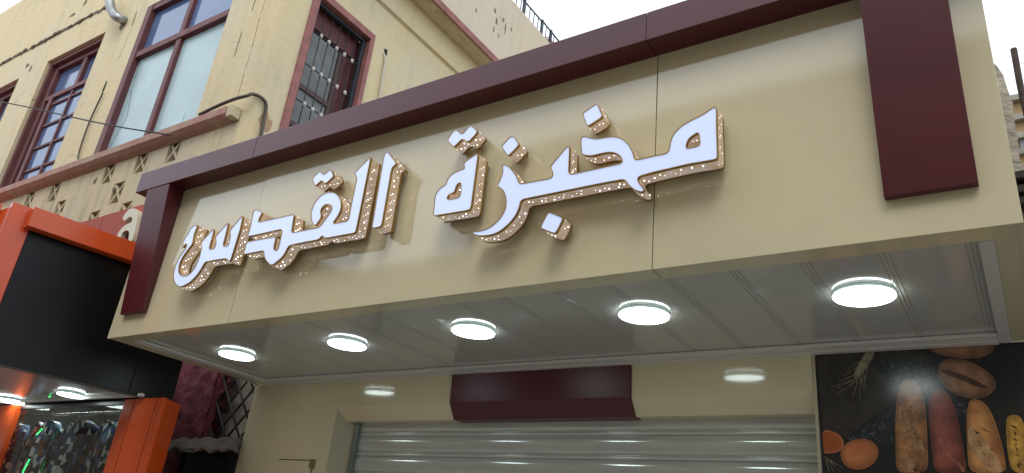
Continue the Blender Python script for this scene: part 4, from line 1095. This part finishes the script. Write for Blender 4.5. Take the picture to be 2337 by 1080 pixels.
CRK = mat('printed dark pores', (0.045, 0.022, 0.012), 0.2)
CRKP = mat('printed pale pores', (0.34, 0.2, 0.11), 0.2)
for (pa, pb, n, sd, m_) in (((-0.483, 4.030, 2.524), (-0.423, 4.030, 2.206), 26, 1, CRK), ((-0.482, 4.030, 2.441), (-0.432, 4.030, 2.205), 14, 2, CRKP), ((-0.190, 4.030, 2.408), (-0.138, 4.030, 2.227), 14, 3, CRK), ((-0.049, 4.030, 2.426), (-0.031, 4.030, 2.229), 26, 4, CRK), ((-0.331, 4.030, 2.480), (-0.272, 4.030, 2.224), 8, 5, CRK), ((-0.282, 4.030, 2.675), (-0.126, 4.030, 2.576), 8, 6, CRK)):
    cracks(min(pa[0], pb[0]), max(pa[0], pb[0]), min(pa[2], pb[2]), max(pa[2], pb[2]), n, sd, m_)

# ------------------------------------------------------------------ canopy box
cb_ = thing('bakery_canopy', (-2.6, 3.3, 2.8), 'cream boxed canopy with maroon frame beam carrying the bakery name', 'canopy')
FYP = 2.718
def panel(x0, x1, tilt=0.0, m=CREAM):
    mb = MB()
    t0 = math.tan(tilt)
    mb.hexa([(x0, FYP, 2.80), (x1, FYP, 2.80), (x1, FYP + .02, 2.80), (x0, FYP + .02, 2.80), (x0, FYP + t0 * 1.1, 4.02), (x1, FYP + t0 * 1.1, 4.02), (x1, FYP + .02 + t0 * 1.1, 4.02), (x0, FYP + .02 + t0 * 1.1, 4.02)])
    return mb.build('fascia_panel', m, cb_, 0.0015)
panel(-5.272, -3.954, R(0.25)); panel(-3.949, -1.2035, R(0.0)); panel(-1.1985, 0.090, R(-0.12))
box('seam_backing', (-5.25, 0.07, FYP + .021, FYP + .03, 2.81, 4.0), SEAM, cb_)
# maroon beam of three lengths, two posts
for a, b_ in ((-5.285, -3.962), (-3.959, -1.208), (-1.205, 0.30)):
    box('frame_beam', (a, b_, 2.587, FYP - .001, 3.885, 4.045), MAROON, cb_, 0.002)
def wedge_post(x0, x1, zb):
    """post that is deep under the beam and thins towards its foot"""
    mb = MB()
    mb.prism([(2.592, 3.8845), (2.684, zb), (FYP - .0015, zb), (FYP - .0015, 3.8845)], x0, x1, 'YZ')
    return mb.build('frame_post', MAROON, cb_, 0.002)
wedge_post(-5.140, -4.868, 2.952)
wedge_post(-0.306, -0.015, 2.951)
box('canopy_roof', (-5.27, 0.09, FYP + .04, 4.25, 3.95, 4.0), CREAM_DULL, cb_)
box('side_panel', (-5.272, -5.255, FYP + .021, 4.045, 2.803, 4.0), CREAM, cb_, 0.002)
box('side_panel', (0.073, 0.090, FYP + .021, 4.045, 2.803, 4.0), CREAM, cb_, 0.002)
# underside: cream border turned in from the fascia, white trims, grey ceiling boards
box('underside_border', (-5.254, -3.952, FYP + .021, 2.832, 2.801, 2.806), CREAM, cb_)
box('underside_border', (-3.949, -1.204, FYP + .021, 2.832, 2.801, 2.806), CREAM, cb_)
box('underside_border', (-1.199, 0.072, FYP + .021, 2.832, 2.801, 2.806), CREAM, cb_)
box('underside_border', (-5.254, -5.12, 2.833, 4.045, 2.801, 2.806), CREAM, cb_)
box('underside_border', (0.003, 0.072, 2.833, 4.045, 2.801, 2.806), CREAM, cb_)
def trim(x0, x1, y0, y1):
    mb = MB()
    mb.box(x0, x1, y0, y1, 2.792, 2.81)
    return mb.build('ceiling_trim', TRIM, cb_, 0.004)
trim(-5.118, -5.03, 2.833, 4.048)
trim(-0.046, 0.002, 2.833, 4.048)
trim(-5.029, -0.047, 3.915, 4.048)
mb = MB(); mb.box(-5.029, -0.047, 3.985, 4.047, 2.785, 2.7915); mb.build('ceiling_trim', TRIM, cb_, 0.002)
PW = 0.2795
def board_mesh(x0):
    """one pvc board: flat with three narrow grooves near its right edge"""
    zt, zg = 2.812, 2.8150
    gr = [PW - 0.040, PW - 0.024, PW - 0.008]
    pts = [(0.0, zt)]
    for g_ in gr:
        pts += [(g_ - 0.0028, zt), (g_ - 0.0016, zg), (g_ + 0.0016, zg), (g_ + 0.0028, zt)]
    pts.append((PW, zt))
    mb = MB()
    for a, b_ in zip(pts, pts[1:]):
        mb.face([(x0 + a[0], 2.826, a[1]), (x0 + b_[0], 2.826, b_[1]), (x0 + b_[0], 3.93, b_[1]), (x0 + a[0], 3.93, a[1])])
    return mb
first = None
xr = -0.348 + 0.024
NB = 18
for k in range(-1, 17):
    x0 = xr - (k + 1) * PW
    if first is None:
        first = board_mesh(x0).build('ceiling_board', PVC, cb_, merge=True)
        fx0 = x0
    else:
        c = first.copy(); COL.objects.link(c); c.parent = cb_; c.location = (x0 - fx0, 0, 0)
box('ceiling_backing', (-5.2, 0.05, 2.81, 4.05, 2.83, 2.84), DARK, cb_)

GL = 'round lamps under the bakery canopy'
for (x, y), lb in zip(((-0.485, 3.256), (-1.469, 3.247), (-2.495, 3.251), (-3.493, 3.276), (-4.587, 3.29)),
        ('largest lit round lamp, under the canopy near the right end above the bread poster', 'lit round lamp under the canopy, second from the right end', 'lit round lamp in the middle of the canopy ceiling', 'lit round lamp under the canopy, second from the left end', 'smallest lit round lamp, under the canopy at its left end')):
    ceiling_lamp(x, y, 2.811, 0.121, lb, GL, lm=LAMP_BLUE if 'second from the left' in lb else None)

# ------------------------------------------------------------------ the sign letters
FZF, FZB = 2.600, 2.690
def sign_letter(key, name, label):
    sh = LETTER_SHAPES[key]
    outer = round_poly(round_poly(sh['outer'], .012), .006)
    holes = [round_poly(round_poly(h, .010), .005) for h in sh['holes']]
    cx = sum(p[0] for p in outer) / len(outer); zmin = min(p[1] for p in outer)
    t = thing(name, (cx, FYP, zmin), label, 'sign letter', 'lit letters of the bakery sign')
    side = MB()
    lip = MB(); rear = MB()
    for loop, sgn in [(outer, 1)] + [(h, -1) for h in holes]:
        n = len(loop); u = 0.0
        for i in range(n):
            a, b_ = loop[i], loop[(i + 1) % n]
            L = math.hypot(b_[0] - a[0], b_[1] - a[1])
            side.face([(a[0], FZF, a[1]), (b_[0], FZF, b_[1]), (b_[0], FZB, b_[1]), (a[0], FZB, a[1])], [(u, 0), (u + L, 0), (u + L, .09), (u, .09)])
            u += L
        ins = offset_poly(loop, 0.0036 * sgn)
        ot = offset_poly(loop, -0.0006 * sgn)
        for i in range(n):
            j = (i + 1) % n
            lip.face([(ot[i][0], FZF - .002, ot[i][1]), (ot[j][0], FZF - .002, ot[j][1]), (ins[j][0], FZF - .002, ins[j][1]), (ins[i][0], FZF - .002, ins[i][1])])
            lip.face([(ot[i][0], FZF - .002, ot[i][1]), (ot[j][0], FZF - .002, ot[j][1]), (ot[j][0], FZF + .009, ot[j][1]), (ot[i][0], FZF + .009, ot[i][1])])
            lip.face([(ins[i][0], FZF - .002, ins[i][1]), (ins[j][0], FZF - .002, ins[j][1]), (ins[j][0], FZF + .004, ins[j][1]), (ins[i][0], FZF + .004, ins[i][1])])
            rear.face([(ot[i][0], FZB - .013, ot[i][1]), (ot[j][0], FZB - .013, ot[j][1]), (ot[j][0], FZB + .001, ot[j][1]), (ot[i][0], FZB + .001, ot[i][1])])
    side.build('letter_side', PERF, t, merge=True)
    lip.build('letter_trim', GOLD, t, merge=True)
    rear.build('rear_trim', GOLD, t, merge=True)
    face = MB()
    loops = [[Vector((p[0], p[1], 0)) for p in outer]] + [[Vector((p[0], p[1], 0)) for p in h] for h in holes]
    flat = [v for l in loops for v in l]
    vs_f = [face.bm.verts.new((v.x, FZF + .002, v.y)) for v in flat]
    for tr in tessellate_polygon(loops):
        try: face.bm.faces.new([vs_f[k] for k in tr])
        except ValueError: pass
    face.build('letter_face', ACRYL, t)
    back = MB()
    vs_b = [back.bm.verts.new((v.x, FZB - .001, v.y)) for v in flat]
    for tr in tessellate_polygon(loops):
        try: back.bm.faces.new([vs_b[k] for k in tr])
        except ValueError: pass
    back.build('letter_back', GOLD, t)
    # led points showing through the perforated sides
    rr = random.Random(hash(len(outer)) & 255)
    pts_m = MB()
    for loop, sgn in [(outer, 1)] + [(h, -1) for h in holes]:
        n = len(loop)
        area = sum(loop[i][0] * loop[(i + 1) % n][1] - loop[(i + 1) % n][0] * loop[i][1] for i in range(n))
        sg = (1 if area > 0 else -1) * sgn
        acc = 0.0; kled = 0
        for i in range(n):
            a, b_ = Vector(loop[i]), Vector(loop[(i + 1) % n])
            L = (b_ - a).length
            if L < 1e-5: continue
            d = (b_ - a) / L
            nn = Vector((d.y, -d.x)) * sg
            acc += L
            while acc > 0.0155:
                acc -= 0.0155
                kled += 1
                p = a + d * max(0.0, L - acc) + nn * 0.0012
                y = (FZF + .030, FZB - .034, FZF + .043)[kled % 3] + rr.uniform(-.003, .003)
                if rr.random() < 0.35: continue
                r_ = rr.choice((.0011, .0014, .0018, .0026))
                ring = []
                for q in range(6):
                    an = q * math.pi / 3
                    w_ = p + d * r_ * math.cos(an)
                    ring.append((w_.x, y + r_ * math.sin(an), w_.y))
                pts_m.face(ring)
    o = pts_m.build('light_points', LED, t)
    o['kind'] = 'stuff'
    # stand-off pins to the panel
    for i in range(0, len(outer), max(1, len(outer) // 4)):
        p = offset_poly(outer, 0.02)[i]
        MB().tube([(p[0], FZB - .002, p[1]), (p[0], FYP + .004, p[1])], 0.004, 6).build('standoff_pin', GOLD, t)
    return t
sign_letter('makhbaz', 'arabic_letters', 'longest lit joined Arabic letters of the first word, at the right end of the sign')
sign_letter('khdot', 'letter_dot', 'lit diamond dot above the longest joined letters, highest of all the dots')
sign_letter('zdot', 'letter_dot', 'lit single diamond dot above the hooked tail, right of the double dot')
sign_letter('bdot', 'letter_dot', 'lit diamond dot hanging below the longest joined letters')
sign_letter('ta', 'arabic_letter', 'lit letter with a heart shaped hole, alone in the middle of the sign')
sign_letter('tadots', 'letter_double_dot', 'lit double diamond dot above the letter with the heart shaped hole')
sign_letter('alif', 'arabic_letter', 'lit plain upright letter stroke with a pointed top, right end of the left word')
sign_letter('lqd', 'arabic_letters', 'lit joined letters with a tall stroke and a round loop in the left word')
sign_letter('qdots', 'letter_double_dot', 'lit double diamond dot above the round loop of the left word')
sign_letter('seen', 'arabic_letter', 'lit toothed letter with a deep bowl at the left end of the sign')

# ------------------------------------------------------------------ right edge: broken wall, rebar, far house
bw = MB()
pts = [(0.0, 2.0), (0.0, 4.95), (0.165, 4.600, 4.676)[::2], (0.188, 4.600, 4.599)[::2], (0.196, 4.600, 4.493)[::2], (0.207, 4.600, 4.397)[::2], (0.199, 4.600, 4.293)[::2], (0.199, 4.600, 4.174)[::2], (0.185, 4.600, 4.076)[::2], (0.195, 4.600, 3.996)[::2], (0.30, 3.92), (0.5, 3.8), (1.6, 3.7), (1.6, 2.0)]
bw.prism(pts, 4.6, 5.6, 'XZ')
bo = bw.build('broken_wall', mat('crumbling pale render', (0.40, 0.35, 0.27), 0.95, var=0.4, var_scale=7, bump=0.03, bump_scale=16))
tag(bo, 'crumbling pale wall edge beside the right end of the canopy', 'wall')
wd = thing('timber_props', (0.2, 4.5, 3.5), 'dark weathered timber ends sticking out behind the canopy corner', 'timber')
for k, zz_ in enumerate(((0.174, 4.500, 3.837)[2], (0.167, 4.500, 3.763)[2], (0.161, 4.500, 3.705)[2])):
    box('timber', (0.10, 0.9, 4.42 + k * .02, 4.58, zz_ - .022, zz_ + .022), mat('weathered dark timber', (0.035, 0.025, 0.02), 0.8, var=0.5, var_scale=20, bump=0.004, bump_scale=30), wd, 0.004)
rb = MB().tube(smooth([(0.280, 4.900, 4.974), (0.278, 4.900, 4.845), (0.275, 4.900, 4.662), (0.283, 4.9, 4.4), (0.29, 4.9, 3.6)], 2), 0.019, 8)
tag(rb.build('rebar', RUST), 'dark rusty steel bar rising against the sky at the right edge', 'rebar')
fh = thing('far_house', (0.9, 9.5, 0), 'far ochre house with stepped bands behind the rusty bar at the right edge', 'house')
FHM = mat('far ochre render', (0.40, 0.26, 0.13), 0.85, var=0.25, var_scale=1.5)
box('wall', (0.36, 5, 9.02, 13, 0, 7.12), FHM, fh)
for z in (7.12, 6.86, 6.62, 6.42):
    box('band', (0.34, 5.02, 8.95, 9.015, z - 0.04, z + 0.03), PALE, fh)
box('window', (0.40, 1.2, 8.99, 9.016, 6.47, 6.57), GREYW, fh)
